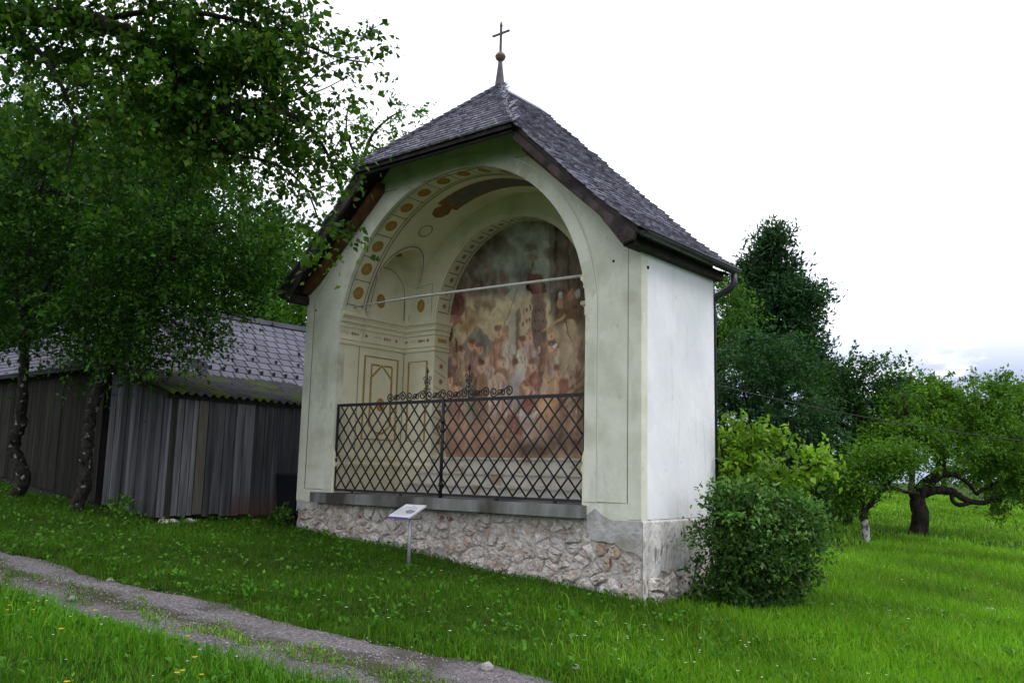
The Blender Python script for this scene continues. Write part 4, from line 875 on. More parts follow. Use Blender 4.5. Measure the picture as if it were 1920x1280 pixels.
b = MB(); b.hexa([(SXE + .02, SY0 - .10, zlean(SXE) - .09), (-2.62, SY0 - .10, zlean(-2.62) - .09), (-2.62, SY0 - .075, zlean(-2.62) - .09), (SXE + .02, SY0 - .075, zlean(SXE) - .09), (SXE + .02, SY0 - .10, zlean(SXE) - .012), (-2.62, SY0 - .10, zlean(-2.62) - .012), (-2.62, SY0 - .075, zlean(-2.62) - .012), (SXE + .02, SY0 - .075, zlean(SXE) - .012)]); b.build('verge_board', M['plank_barn'], shed)
# corrugated sheets, waves running down the slope
ysc = SY0 - .14; k = 0
while ysc < SY1 - .2:
    y1c = ysc + .92; ny = 74; V = []; xs_ = np.linspace(SXE + .12, -2.62, 9)
    for x_ in xs_:
        for yv in np.linspace(ysc, y1c, ny): V.append((x_, yv, zlean(x_) + .032 + .024 * math.sin(2 * math.pi * yv / .146) + .005 * (k % 2) + .004 * math.sin(x_ * 3 + yv)))
    n0 = len(V); V += [(x_, y_, z_ - .008) for x_, y_, z_ in V]
    F = [(i * ny + j, (i + 1) * ny + j, (i + 1) * ny + j + 1, i * ny + j + 1) for i in range(8) for j in range(ny - 1)] + [(n0 + i * ny + j, n0 + i * ny + j + 1, n0 + (i + 1) * ny + j + 1, n0 + (i + 1) * ny + j) for i in range(8) for j in range(ny - 1)] + [(j, j + 1, n0 + j + 1, n0 + j) for j in range(ny - 1)]
    np_mesh('roof_sheet', V, F, M['corr'], shed, smooth=True); ysc = y1c - .04; k += 1
for (x_, y_, w_, h_) in [(-.74, -1.62, .30, .06), (-.70, -1.32, .16, .06), (-.70, -.2, .08, .04)]:
    zz = H1(x_, y_); MB().add(*stone_mesh([(-w_ / 2, -.10), (w_ / 2, -.09), (w_ / 2.2, .09), (-w_ / 2.1, .10)], lambda a, c_, h, x_=x_, y_=y_, zz=zz, h_=h_: (x_ + c_ * .8, y_ + a, zz - .06 + h * h_ / .03 + .03), .03, 0)).build('footing_stone', M['stone'], shed)
# dark wheelless bin between shed and chapel
bn = thing('dust_bin', 'black plastic bin tucked between the shed and the chapel corner', 'bin', (-.35, .26, H1(-.35, .26)))
zb = H1(-.35, .26) - .02
b = MB().hexa([(-.55, .10, zb), (-.16, .10, zb), (-.16, .46, zb), (-.55, .46, zb), (-.60, .04, .34), (-.10, .04, .34), (-.10, .52, .34), (-.60, .52, .34)]); b.build('body', M['bin'], bn)
MB().hexa([(-.62, .02, .345), (-.08, .02, .345), (-.08, .55, .345), (-.62, .55, .345), (-.60, .04, .375), (-.10, .04, .375), (-.10, .53, .40), (-.60, .53, .40)]).build('lid', M['bin'], bn)

# ================================================================== BARN
barn = thing('barn', 'old timber barn with grey diamond slate roof behind the shed', 'barn', (-5, 1, -.1))
BX, BY = -2.66, -1.78; ZE = 1.98; RX, RZ = -5.0, 3.56; sl = (RZ - ZE) / (BX + .16 - RX)
def zbarn(x): return ZE + (BX + .16 - x) * sl
# boards on the gable side facing -Y
x = BX; i = 0
while x > -11:
    w_ = [.13, .16, .11, .18, .14, .12, .17][i % 7] * (1 if x > -8 else 2); x2 = x - w_; t = random.uniform(0, .012); zb = H1(x, BY) + .06 + .05 * (x < -4)
    plank_mesh((x - .003, BY - t), (x2 + .003, BY - t), (0, -1), zb, zb, ZE - .04, ZE - .04, .02, M['plank_barn'], barn, 'plank'); x = x2; i += 1
MB().box((-11, BY + .03, -.6), (BX - .03, 8.6, ZE - .1)).build('wall', M['timber_dark'], barn)
MB().box((-11, BY - .03, ZE - .10), (BX, BY - .005, ZE - .01)).build('eaves_board', M['plank_barn'], barn)
# roof deck: +X slope, hipped towards -Y
YHP = BY - .22; hipx = RX; hipy = YHP + (BX + .16 - RX)
deck = MB()
deck.prism([(BX + .16, YHP, ZE), (BX + .16, 9, ZE), (RX, 9, RZ), (RX, hipy, RZ)], (0, 0, -.05))
deck.prism([(BX + .16, YHP, ZE), (RX, hipy, RZ), (RX - 2.5, hipy, RZ), (-11.2, YHP, ZE)], (0, 0, -.05))
deck.prism([(RX, hipy, RZ), (RX, 9, RZ), (RX - 2.5, 9, RZ), (RX - 2.5, hipy, RZ)], (0, 0, -.05))
rf = deck.build('roof', M['tile_dark'], barn)
MB().hexa([(RX - .16, hipy, RZ - .03), (RX + .16, hipy, RZ - .075), (RX + .16, 9, RZ - .075), (RX - .16, 9, RZ - .03), (RX - .14, hipy, RZ + .07), (RX + .17, hipy, RZ + .02), (RX + .17, 9, RZ + .02), (RX - .14, 9, RZ + .07)]).build('ridge_cap', M['tile'], rf)
# rhombic slates on the +X slope from the seam on; plain courses before it
upB = Vector((-1, 0, sl)).normalized(); LB = (BX + .16 - RX) * math.hypot(1, sl); nB = Vector((sl, 0, 1)).normalized()
tw, th = .265, .275; me = bpy.data.meshes.new('slate'); g_ = .015; sk_ = -.03
vs = [(g_, g_, 0), (tw - g_, g_, 0), (tw - g_ - sk_, th - g_, 0), (g_ - sk_, th - g_, 0)]; vs = vs + [(a, c_, .007) for a, c_, _ in vs]
me.from_pydata(vs, [], [(4, 5, 6, 7), (0, 1, 5, 4), (1, 2, 6, 5), (2, 3, 7, 6), (3, 0, 4, 7)]); me.materials.append(M['tile'])
me2 = bpy.data.meshes.new('slate'); me2.from_pydata([(.004, .004, 0), (.43, .004, 0), (.43, .22, 0), (.004, .22, 0), (.004, .004, .02), (.43, .004, .02), (.43, .22, .006), (.004, .22, .006)], [], [(4, 5, 6, 7), (0, 1, 5, 4), (1, 2, 6, 5), (2, 3, 7, 6), (3, 0, 4, 7)]); me2.materials.append(M['tile'])
rfP = Matrix.Translation(-Vector(parent_loc(rf)))
def frame4(o, ax, up): 
    ax = Vector(ax).normalized(); up = Vector(up).normalized(); n = ax.cross(up).normalized()
    return Matrix.Translation(Vector(o)) @ Matrix((ax, up, n)).transposed().to_4x4()
r_ = 0
while (r_ + 1) * th < LB + .05:
    y = -.05 + (tw / 2 if r_ % 2 else 0)
    while y < 5.6:
        if y > -.06:
            p = Vector((BX + .16, y, ZE)) + upB * (r_ * th) + nB * .004
            ob = bpy.data.objects.new('slate', me); link(ob, rf); ob.matrix_local = rfP @ frame4(p, (0, 1, 0), upB)
        y += tw
    r_ += 1
r_ = 0; 
while (r_ + .7) * .2 < LB:
    y = YHP + r_ * .2 / math.hypot(1, sl) * 1.0 + (.2 if r_ % 2 else 0); 
    while y < -.4:
        p = Vector((BX + .16, y, ZE)) + upB * (r_ * .2) + nB * .006
        ob = bpy.data.objects.new('slate', me2); link(ob, rf); ob.matrix_local = rfP @ frame4(p, (0, 1, 0), upB); y += .44
    x = BX - r_ * .2 / math.hypot(1, sl) - (.2 if r_ % 2 else 0); upH2 = Vector((0, 1, sl)).normalized()
    while x > -9.5:
        p = Vector((x - .43, YHP, ZE)) + upH2 * (r_ * .2) + Vector((0, -sl, 1)).normalized() * .006
        ob = bpy.data.objects.new('slate', me2); link(ob, rf); ob.matrix_local = rfP @ frame4(p, (1, 0, 0), upH2); x -= .44
    r_ += 1
# snow guards
sgm = bpy.data.meshes.new('snow_guard'); sgm.from_pydata([(-.022, 0, .01), (.022, 0, .01), (0, .10, .012), (0, .015, .075), (-.022, -.015, .012), (.022, -.015, .012)], [], [(0, 1, 3), (1, 2, 3), (2, 0, 3), (0, 4, 5, 1)]); sgm.materials.append(M['tile_dark'])
for r_, stp, o_ in ((1, .265, .1), (3, .53, .2), (5, 1.06, .55)):
    y = o_
    while y < 5:
        p = Vector((BX + .16, y, ZE)) + upB * (r_ * th + .02) + nB * .014; ob = bpy.data.objects.new('snow_guard', sgm); link(ob, rf); ob.matrix_local = rfP @ frame4(p, (0, 1, 0), upB); y += stp

# ================================================================== VEGETATION
def unit(a): return a / np.maximum(np.linalg.norm(a, axis=-1, keepdims=True), 1e-9)
def leaves(pos, out, size, ratio, pal, droop=.25, flat=.6, seed=0, jit=.22, fold=.12):
    """one rhombic bent leaf for each position; out = preferred growth direction"""
    g = np.random.default_rng(seed); n = len(pos)
    ax = unit(out * .7 + g.normal(size=(n, 3)) * .7 + np.array([0, 0, -droop])); nr = unit(g.normal(size=(n, 3)) * (1 - flat) + np.array([0, 0, flat]))
    sd_ = unit(np.cross(ax, nr)); nr = np.cross(sd_, ax)
    l_ = (size * g.uniform(.5, 1.5, n))[:, None]; w_ = l_ * ratio * g.uniform(.8, 1.2, (n, 1))
    f = l_ * fold
    V = np.stack([pos, pos + ax * l_ * .42 + sd_ * w_ * .5 + nr * f, pos + ax * l_ - nr * f * .5, pos + ax * l_ * .42 - sd_ * w_ * .5 + nr * f], 1).reshape(-1, 3)
    b_ = np.arange(n)[:, None] * 4; F = np.concatenate([b_ + np.array([[0, 1, 2]]), b_ + np.array([[0, 2, 3]])], 1).reshape(-1, 3)
    pal = np.array(pal); k = g.integers(0, len(pal), n); C = pal[k] * g.uniform(1 - jit, 1 + jit, (n, 1))
    return V, F, np.repeat(C, 4, axis=0)
def avoid(p):
    """points that would lie inside the buildings"""
    x, y, z = p[:, 0], p[:, 1], p[:, 2]
    a = (x > -.06) & (x < 6.05) & (y > -.1) & (y < 1.95) & (z < 3.15); d = np.abs(x - 3)
    a |= (d < 3.35) & (y > -.6) & (y < 2.05) & (z < 6.35 - .93 * d) & (z > 2.9)
    a |= (x > -2.7) & (x < -.55) & (y > -1.85) & (y < 1.7) & (z < 1.66 + (-.74 - x) * .268)
    a |= (x < -2.45) & (y > -2.02) & (z < np.minimum(2.05 + np.minimum(-2.5 - x, y + 2.0) * .64, 3.7)) & (x > -11)
    return a
def smooth_line(pts, sub=5):
    pts = [np.array(p, float) for p in pts]; Q = []
    for i in range(len(pts) - 1):
        p0, p1, p2, p3 = pts[max(i - 1, 0)], pts[i], pts[i + 1], pts[min(i + 2, len(pts) - 1)]
        for k in range(sub):
            t = k / sub; Q.append(.5 * ((2 * p1) + (-p0 + p2) * t + (2 * p0 - 5 * p1 + 4 * p2 - p3) * t * t + (-p0 + 3 * p1 - 3 * p2 + p3) * t ** 3))
    Q.append(pts[-1]); return Q
def plant(name, label, cat, base, limbs, lobes, leaf, ratio, pal, per, spread, bark, seed, group=None, leafm=None, droop=.25, flat=.6, shell=.35, twig=.012, crown_name='crown', trunk_name='trunk', squash=.75, outw=.6, sides=8, minz=None, sprays=0, shrink=1., sparse_gain=1.):
    """limbs: [(points, r0, r1)], lobes: [(centre, radii(h, v) or (x,y,z), clusters)]"""
    g = np.random.default_rng(seed); t = thing(name, label, cat, base, group); tb = MB(); nodes = []; nrad = []
    for pts, r0, r1 in limbs:
        Q = smooth_line(pts, 6); n = len(Q); rr = [r0 + (r1 - r0) * (i / (n - 1)) ** .8 for i in range(n)]
        Q = [q + g.normal(size=3) * r * .12 for q, r in zip(Q, rr)]
        tb.tube(Q, rr, sides); nodes += Q[n // 4:]; nrad += rr[n // 4:]
    nodes = np.array(nodes); nrad = np.array(nrad); LP, LO, LC = [], [], []
    cen = []; lobc = []
    lobden = []
    for lb in lobes:
        c, r, k = lb[:3]; lobden += [lb[3] if len(lb) > 3 else 1.] * k; c = np.array(c); r = np.array([r[0], r[0], r[1]] if len(r) == 2 else r) * shrink
        d = unit(g.normal(size=(k, 3))); u = (shell ** 3 + (1 - shell ** 3) * g.random(k)) ** (1 / 3); cen.append(c + d * u[:, None] * r * g.uniform(.85, 1.12, (k, 1))); lobc += [c] * k
    cen = np.concatenate(cen); lobc = np.array(lobc); keep = ~avoid(cen)
    if minz is not None: keep &= cen[:, 2] > minz
    cen = cen[keep]; lobc = lobc[keep]; lobden = np.array(lobden)[keep]
    dn = np.array([np.min(np.linalg.norm(nodes - c, axis=1)) for c in cen]); order = np.argsort(dn)
    npal = np.array(pal); extra = [nodes]; erad = [nrad]
    NA = nodes; NR = nrad
    for oi, ci in enumerate(order):
        c = cen[ci]; dd = np.linalg.norm(NA - c, axis=1) + .25 * np.maximum(0, NA[:, 2] - c[2]); j = int(np.argmin(dd)); a = NA[j]; ln = np.linalg.norm(c - a)
        m1 = a + (c - a) * .4 + g.normal(size=3) * ln * .10 + np.array([0, 0, .08 * ln]); m2 = a + (c - a) * .75 + g.normal(size=3) * ln * .08 + np.array([0, 0, .05 * ln])
        r0 = min(NR[j] * .7, twig * (1 + ln * .8)); tb.tube([a, m1, m2, c], [r0, r0 * .75, r0 * .5, r0 * .25], 4 if r0 < .02 else 5, cap=False)
        NA = np.concatenate([NA, [m1, m2, c]]); NR = np.concatenate([NR, [r0 * .8, r0 * .6, r0 * .4]])
        k = max(3, int(per * lobden[ci] * g.uniform(.6, 1.4))); out = unit((c - lobc[ci])[None] + 1e-6)[0]
        tt = g.uniform(.45, 1.15, (k, 1)); pos = a + (c - a) * tt * .0 + (m2 + (c - m2) * tt) + g.normal(size=(k, 3)) * spread * np.array([1, 1, squash]) - a
        if sprays:
            pos = []; ns = max(1, int(sprays * g.uniform(.6, 1.4)))
            for q_ in range(ns):
                dv = unit((out * .5 + unit((c - a)[None])[0] * .5 + g.normal(size=3) * np.array([.8, .8, .45]))[None])[0]; L_ = spread * 2.4 * g.uniform(.6, 1.3); st_ = m2 + (c - m2) * g.uniform(.2, 1)
                e1 = st_ + dv * L_ * .55; e2 = st_ + dv * L_ + np.array([0, 0, -.22 * L_]); tb.tube([st_, e1, e2], [r0 * .3, r0 * .2, r0 * .08], 3, cap=False)
                tq = g.uniform(.1, 1.08, (max(2, k // ns), 1)); pos.append(np.where(tq < .55, st_ + (e1 - st_) * tq / .55, e1 + (e2 - e1) * (tq - .55) / .45) + g.normal(size=(len(tq), 3)) * spread * .13)
            pos = np.concatenate(pos); k = len(pos)
        LP.append(pos); LO.append(np.repeat((out * outw + unit((c - a)[None])[0] * .4)[None], k, 0)); LC.append(np.repeat(g.uniform(.66, 1.38) * (sparse_gain if lobden[ci] < 1 else 1), k))  # sparse lobes get their leaf colour scaled separately
    pos = np.concatenate(LP); out = np.concatenate(LO); cj = np.concatenate(LC); kp = ~avoid(pos)
    kp &= pos[:, 2] > H(pos[:, 0], pos[:, 1]) + .02
    pos, out, cj = pos[kp], out[kp], cj[kp]
    V, F, C = leaves(pos, out, leaf, ratio, pal, droop, flat, seed + 1); C = C * np.repeat(cj, 4)[:, None]
    tb.build(trunk_name, M[bark], t); np_mesh(crown_name, V, F, leafm or M['leaf'], t, cols=C)
    return t
G_DARK = [(.022, .068, .007), (.032, .090, .009), (.046, .115, .012), (.027, .075, .012)]
G_BLUE = [(.022, .066, .024), (.032, .086, .030), (.046, .108, .040), (.027, .076, .022)]
G_MID = [(.050, .135, .012), (.070, .170, .015), (.092, .200, .018), (.058, .145, .022)]
G_LIME = [(.030, .088, .007), (.042, .110, .009), (.062, .140, .012), (.034, .096, .010), (.095, .155, .015)]
G_YEL = [(.16, .30, .02), (.20, .35, .03), (.125, .26, .02), (.24, .36, .05)]
G_BUSH = [(.032, .086, .014), (.046, .112, .020), (.068, .140, .032), (.038, .094, .020), (.11, .17, .06)]
G_CON = [(.018, .060, .018), (.026, .078, .022), (.036, .096, .026)]
G_APP = [(.064, .160, .012), (.090, .20, .016), (.120, .23, .022), (.070, .165, .020)]
def gp(x, y): return np.array([x, y, H1(x, y)])
def m_at(px_, d): return px_ * d / FPX

# big lime tree: trunk out of the picture to the left, limbs reaching in overhead
B = gp(1.0, -7.2)
limbs = [([B + [0, 0, -.2], B + [.02, .05, 1.2], B + [.1, .1, 2.6], B + [.15, .2, 4.2], B + [.1, .3, 6.2]], .30, .10),
         ([B + [.08, .1, 2.9], B + [.5, .7, 3.9], P(-60, 40, 8.1), P(80, 34, 8.3), P(180, 38, 8.5), P(280, 88, 8.7), P(330, 150, 8.7), P(365, 190, 8.8)], .14, .05),
         ([P(365, 190, 8.8), P(430, 200, 8.8), P(510, 204, 8.8), P(575, 235, 9.1), P(620, 300, 9.4), P(640, 360, 9.5)], .05, .008),
         ([P(360, 185, 8.8), P(370, 240, 8.7), P(430, 285, 8.7), P(510, 306, 8.9), P(570, 350, 9.2), P(600, 420, 9.3)], .03, .008),
         ([P(180, 38, 8.5), P(320, 20, 8.7), P(450, 40, 8.8), P(560, 80, 9), P(640, 110, 9.1), P(700, 118, 9.2)], .035, .006),
         ([P(510, 204, 9.1), P(570, 160, 9.1), P(620, 118, 9.2), P(690, 105, 9.3)], .014, .004), ([P(510, 204, 9.1), P(600, 170, 9.2), P(660, 140, 9.3)], .012, .004),
         ([P(20, 40, 8.2), P(90, 120, 8.1), P(140, 230, 8.1), P(120, 340, 8.2)], .03, .01), ([B + [.15, .2, 4.2], B + [.8, .4, 5.4], B + [1.6, .5, 6.6]], .09, .03), ([B + [.1, .2, 3.9], B + [-.8, .5, 5.0], B + [-1.8, .9, 6.0]], .09, .03), ([B + [.1, .2, 4.2], B + [.2, -.9, 5.2], B + [.3, -1.8, 6.0]], .09, .03)]
def lobe(u, v, d, ru, rv, k, den=1.): return (P(u, v, d), (m_at(ru, d), m_at(rv, d)), k, den)
lobes = [lobe(60, 40, 8.3, 130, 60, 34), lobe(240, 40, 8.6, 130, 70, 44), lobe(400, 50, 8.8, 110, 80, 44), lobe(500, 40, 8.9, 60, 60, 22, .8), lobe(330, 160, 8.8, 110, 80, 44), lobe(450, 180, 9, 100, 80, 44), lobe(540, 170, 9.1, 50, 60, 14, .6), lobe(90, 180, 8.2, 130, 80, 26, .8), lobe(450, 300, 9.1, 100, 60, 30, .8), lobe(560, 270, 9.3, 60, 60, 20, .6), lobe(610, 300, 9.4, 40, 50, 10, .45), lobe(560, 390, 9.3, 60, 50, 12, .5), lobe(600, 440, 9.4, 45, 36, 5, .4), lobe(630, 220, 9.3, 40, 50, 6, .4), lobe(640, 120, 9.2, 60, 40, 7, .35), lobe(695, 125, 9.2, 40, 20, 4, .4), lobe(590, 110, 9.1, 60, 50, 7, .4), lobe(130, 330, 8.3, 90, 60, 8, .6), lobe(490, 110, 8.9, 80, 60, 18, .7), lobe(655, 60, 9.2, 25, 22, 2, .4), lobe(250, 230, 8.6, 110, 60, 18, .7), lobe(632, 430, 9.5, 14, 8, 2, .5),
         (B + [1.0, .4, 6.8], (1.6, 1.3), 60), (B + [-1.2, .5, 6.2], (1.7, 1.4), 50), (B + [.2, -1.2, 6.0], (1.6, 1.4), 50), (B + [.1, .3, 7.6], (1.6, 1.2), 40)]
plant('lime_tree', 'large leafy tree whose limbs overhang the top left of the view', 'tree', tuple(B), limbs, lobes, .064, .80, G_LIME, 70, .17, 'bark', 101, droop=.5, flat=.5, shell=.15, twig=.009, sprays=6)

# two lichen-spotted fruit trees in front of the barn
T1 = gp(-4.06, -2.45); T2 = gp(-2.3, -2.25)
d1, d2 = depth_of(T1), depth_of(T2)
limbs = [([T1 + [0, 0, -.15], P(44, 900, d1), P(26, 835, d1), P(38, 795, d1), P(42, 740, d1), P(45, 660, d1), P(50, 560, d1)], .115, .075),
         ([P(45, 660, d1), P(80, 560, d1), P(130, 450, d1), P(160, 340, d1)], .06, .02), ([P(48, 600, d1), P(10, 500, d1), P(-40, 400, d1)], .06, .02), ([P(50, 560, d1), P(60, 430, d1), P(90, 300, d1), P(110, 240, d1)], .06, .015)]
lobes = [lobe(40, 470, d1, 130, 100, 44), lobe(120, 350, d1, 110, 110, 44), lobe(30, 330, d1, 110, 100, 36), lobe(150, 500, d1 - .3, 100, 80, 30), lobe(60, 590, d1 - .3, 110, 60, 30), lobe(130, 240, d1 + .2, 100, 80, 26), lobe(-60, 450, d1, 110, 140, 30), lobe(150, 615, d1 - .2, 80, 50, 16)]
plant('fruit_tree', 'lichen-spotted crooked tree nearest the left edge, before the barn', 'tree', tuple(T1), limbs, lobes, .070, .6, G_DARK, 120, .26, 'bark_lichen', 202, 'fruit trees before the barn', droop=.3, shell=.3, sprays=9)
limbs = [([T2 + [0, 0, -.15], P(158, 900, d2), P(163, 840, d2), P(170, 780, d2), P(188, 720, d2), P(192, 690, d2)], .11, .075),
         ([P(192, 690, d2), P(215, 655, d2), P(240, 600, d2), P(300, 500, d2), P(305, 400, d2)], .07, .02), ([P(190, 700, d2), P(160, 650, d2), P(170, 560, d2), P(190, 450, d2)], .05, .018), ([P(230, 630, d2), P(300, 600, d2), P(380, 580, d2), P(470, 600, d2)], .04, .01), ([P(290, 510, d2), P(380, 450, d2), P(450, 400, d2)], .035, .01)]
lobes = [lobe(270, 330, d2 + .3, 120, 110, 46), lobe(400, 420, d2, 120, 90, 44), lobe(300, 500, d2, 120, 80, 44), lobe(400, 530, d2, 100, 60, 36), lobe(300, 625, d2 - .2, 100, 50, 34), lobe(230, 590, d2 - .2, 100, 70, 34), lobe(470, 480, d2 + .2, 60, 70, 20), lobe(250, 430, d2, 110, 80, 36), lobe(390, 330, d2 + .3, 90, 80, 22), lobe(290, 230, d2 + .4, 90, 60, 18), lobe(200, 620, d2 - .4, 70, 50, 14)]
plant('fruit_tree', 'forked lichen-spotted tree leaning before the shed corner', 'tree', tuple(T2), limbs, lobes, .066, .6, G_DARK + G_MID[:1], 105, .25, 'bark_lichen', 203, 'fruit trees before the barn', droop=.3, shell=.3, sprays=9)

# trees behind barn and chapel
def upright(name, label, px_, pyt, d, hw_px, k, seed, pal, leaf, per, spread, ground_xy=None, rows=5, taper=.75, ratio=.6, group=None, flat=.6, leafm=None, start=.22, twig=.02, droop=.25):
    top = P(px_, pyt, d); B_ = gp(top[0], top[1]); hgt = top[2] - B_[2]; g = np.random.default_rng(seed)
    limbs = [([B_ + [0, 0, -.2], B_ + [.1, 0, hgt * .3], B_ + [0, .1, hgt * .65], top + [0, 0, -.2]], .03 * hgt + .05, .02)]; lobes = []
    for r in range(rows):
        f = start + (1 - start) * (r + .4) / rows; wv = m_at(hw_px, d) * (1 - taper * max(0, (f - .45) / .55) ** 1.3); nl = 3 if wv > .5 else 1
        for q in range(nl):
            a = 2 * math.pi * (q / nl) + r * 1.1 + g.uniform(-.3, .3); o_ = wv * .5 if nl > 1 else 0
            c = B_ + np.array([o_ * math.cos(a), o_ * math.sin(a), hgt * f]); lobes.append((c, (wv * g.uniform(.5, .68), hgt * (1 - start) / rows * g.uniform(.55, .8)), k))
            limbs.append(([B_ + [0, 0, hgt * f * .72], (B_ + [0, 0, hgt * f * .85] + c) / 2, c], .018 * hgt * (1 - .6 * f) + .01, .012))
    return plant(name, label, 'tree', tuple(B_), limbs, lobes, leaf, ratio, pal, per, spread, 'bark', seed, group, droop=droop, flat=flat, leafm=leafm, twig=twig)
upright('background_tree', 'broad mid-green tree rising behind the barn ridge', 500, 420, 24, 110, 22, 301, G_MID, .14, 80, .42, rows=4, group='trees behind the barn')
upright('background_tree', 'low leafy tree showing between barn ridge and chapel wall', 565, 545, 21, 55, 18, 302, G_MID, .11, 70, .30, rows=4, group='trees behind the barn')
upright('background_tree', 'tall dark tree at the far left behind the barn', 120, 300, 26, 190, 26, 303, G_DARK, .17, 90, .5, rows=4, group='trees behind the barn')
upright('background_tree', 'broad green tree filling the gap under the overhanging limbs', 300, 190, 24, 170, 30, 305, G_DARK + G_MID[:2], .13, 110, .45, rows=5, group='trees behind the barn')
upright('background_tree', 'leafy tree behind the crooked tree at the left edge', 20, 210, 25, 150, 26, 306, G_DARK, .13, 100, .45, rows=5, group='trees behind the barn')
# sparse twiggy tree behind the chapel roof
top = P(735, 215, 20); B_ = gp(P(690, 300, 20)[0], P(690, 300, 20)[1])
limbs = [([B_ + [0, 0, -.2], B_ + [0, 0, 3.5], P(670, 380, 20), P(690, 270, 20), P(725, 225, 20), P(760, 205, 20)], .10, .008), ([P(690, 270, 20), P(740, 290, 20), P(790, 270, 20)], .03, .008), ([P(680, 320, 20), P(650, 250, 20), P(655, 190, 20)], .04, .01)]
plant('background_tree', 'thin twiggy tree peeping out behind the left roof slope', 'tree', tuple(B_), limbs, [lobe(715, 265, 20, 40, 45, 16), lobe(755, 215, 20, 35, 18, 9), lobe(690, 330, 20, 60, 60, 30), lobe(655, 215, 20, 30, 50, 9), lobe(790, 262, 20, 25, 12, 5)], .10, .6, G_MID, 26, .22, 'bark', 304, droop=.2, twig=.012, sprays=4)

# right-hand side: conifer, dark broad trees, orchard
cd_ = 30; top = P(1450, 425, cd_); B_ = gp(top[0], top[1]); hgt = top[2] - B_[2]
limbs = [([B_ + [0, 0, -.2], B_ + [.1, 0, hgt * .5], top], .26, .02)]; lobes = []
for (u, v, ru, rv, k) in [(1455, 450, 22, 32, 14), (1440, 500, 42, 34, 24), (1475, 505, 36, 40, 22), (1420, 545, 42, 32, 24), (1490, 560, 50, 36, 26), (1540, 555, 24, 14, 8), (1400, 590, 34, 34, 18), (1450, 600, 60, 44, 30), (1515, 600, 40, 30, 16), (1430, 640, 60, 36, 26), (1510, 650, 50, 40, 24), (1470, 690, 80, 40, 30), (1540, 690, 34, 40, 14), (1560, 730, 30, 30, 10), (1385, 640, 40, 50, 14)]:
    lobes.append(lobe(u - 10, v, cd_ + random.uniform(-.8, .8), ru * .9, rv, k)); limbs.append(([P(1455, min(v + 30, 760), cd_), P((1455 + u) / 2, v + 18, cd_), P(u, v, cd_)], .05, .012))
plant('conifer', 'tall dark conifer with plumed outline standing above the orchard', 'tree', tuple(B_), limbs, lobes, .17, .34, G_CON, 120, .26, 'bark', 401, droop=-.35, flat=.2, shell=.2, leafm=M['leaf_thick'], twig=.02)
def bush_tree(label, u0, vb, d, lob, seed, pal, leaf, per, spread, trunk_r=.14, bark='bark', group='broad trees behind the orchard'):
    c = P(u0, vb, d); B_ = gp(c[0], c[1]); limbs = [([B_ + [0, 0, -.2], B_ + [0, 0, .8], B_ + [.1, 0, 1.6]], trunk_r, trunk_r * .7)]
    for (u, v, ru, rv, k) in lob[::1]: q = P(u, v + rv * .3, d); limbs.append(([B_ + [.1, 0, 1.3], (B_ + [.1, 0, 1.4]) * .45 + q * .55 + [0, 0, .1], q], trunk_r * .5, .02))
    return plant('broad_tree', label, 'tree', tuple(B_), limbs, [lobe(u, v, d + random.uniform(-.5, .5), ru, rv, k) for (u, v, ru, rv, k) in lob], leaf, .58, pal, per, spread, bark, seed, group, twig=.018, sprays=7, shell=.5, shrink=.9)
bush_tree('dense dark green tree right beside the chapel wall', 1420, 980, 21, [(1390, 700, 70, 60, 40), (1440, 680, 60, 60, 36), (1400, 790, 80, 70, 46), (1480, 760, 70, 70, 44), (1450, 850, 90, 60, 44), (1370, 860, 60, 80, 30), (1520, 850, 60, 70, 36), (1480, 930, 70, 50, 30)], 402, G_BLUE, .085, 120, .28)
bush_tree('mid-green tree with feathery top between conifer and apple tree', 1590, 970, 24, [(1620, 710, 60, 36, 30), (1570, 740, 60, 50, 34), (1650, 735, 40, 24, 12), (1600, 800, 80, 60, 44), (1560, 850, 60, 70, 36), (1640, 830, 60, 50, 30), (1550, 920, 44, 50, 22)], 403, G_DARK + G_BLUE, .095, 110, .30)
bush_tree('light green bushy tree half hidden behind the chapel corner under the gutter', 1350, 980, 26, [(1360, 590, 46, 50, 30), (1350, 650, 50, 50, 26), (1340, 540, 30, 30, 10)], 404, G_MID, .10, 90, .3)
# apple tree with looping limb
A1 = gp(4.70, 15.85); da = depth_of(A1); a_ = lambda u, v, o_=0.: P(u, v, da + o_)
limbs = [([A1 + [0, 0, -.2], a_(1722, 960), a_(1722, 930), a_(1738, 905), a_(1760, 888), a_(1764, 860), a_(1762, 820), a_(1775, 770)], .25, .07),
         ([a_(1728, 925), a_(1755, 918), a_(1785, 920), a_(1810, 936), a_(1840, 942), a_(1870, 935)], .13, .05), ([a_(1786, 920), a_(1786, 938), a_(1800, 947), a_(1815, 943), a_(1826, 940)], .06, .05),
         ([a_(1755, 890), a_(1790, 890), a_(1815, 905), a_(1830, 925)], .10, .03), ([a_(1764, 860), a_(1810, 830, .5), a_(1860, 770, .4)], .09, .03), ([a_(1762, 850), a_(1710, 800, -.4), a_(1690, 740, -.2)], .08, .025), ([a_(1770, 800), a_(1740, 750), a_(1720, 730)], .05, .02), ([a_(1830, 925), a_(1880, 900, .4), a_(1930, 900, .5)], .05, .02)]
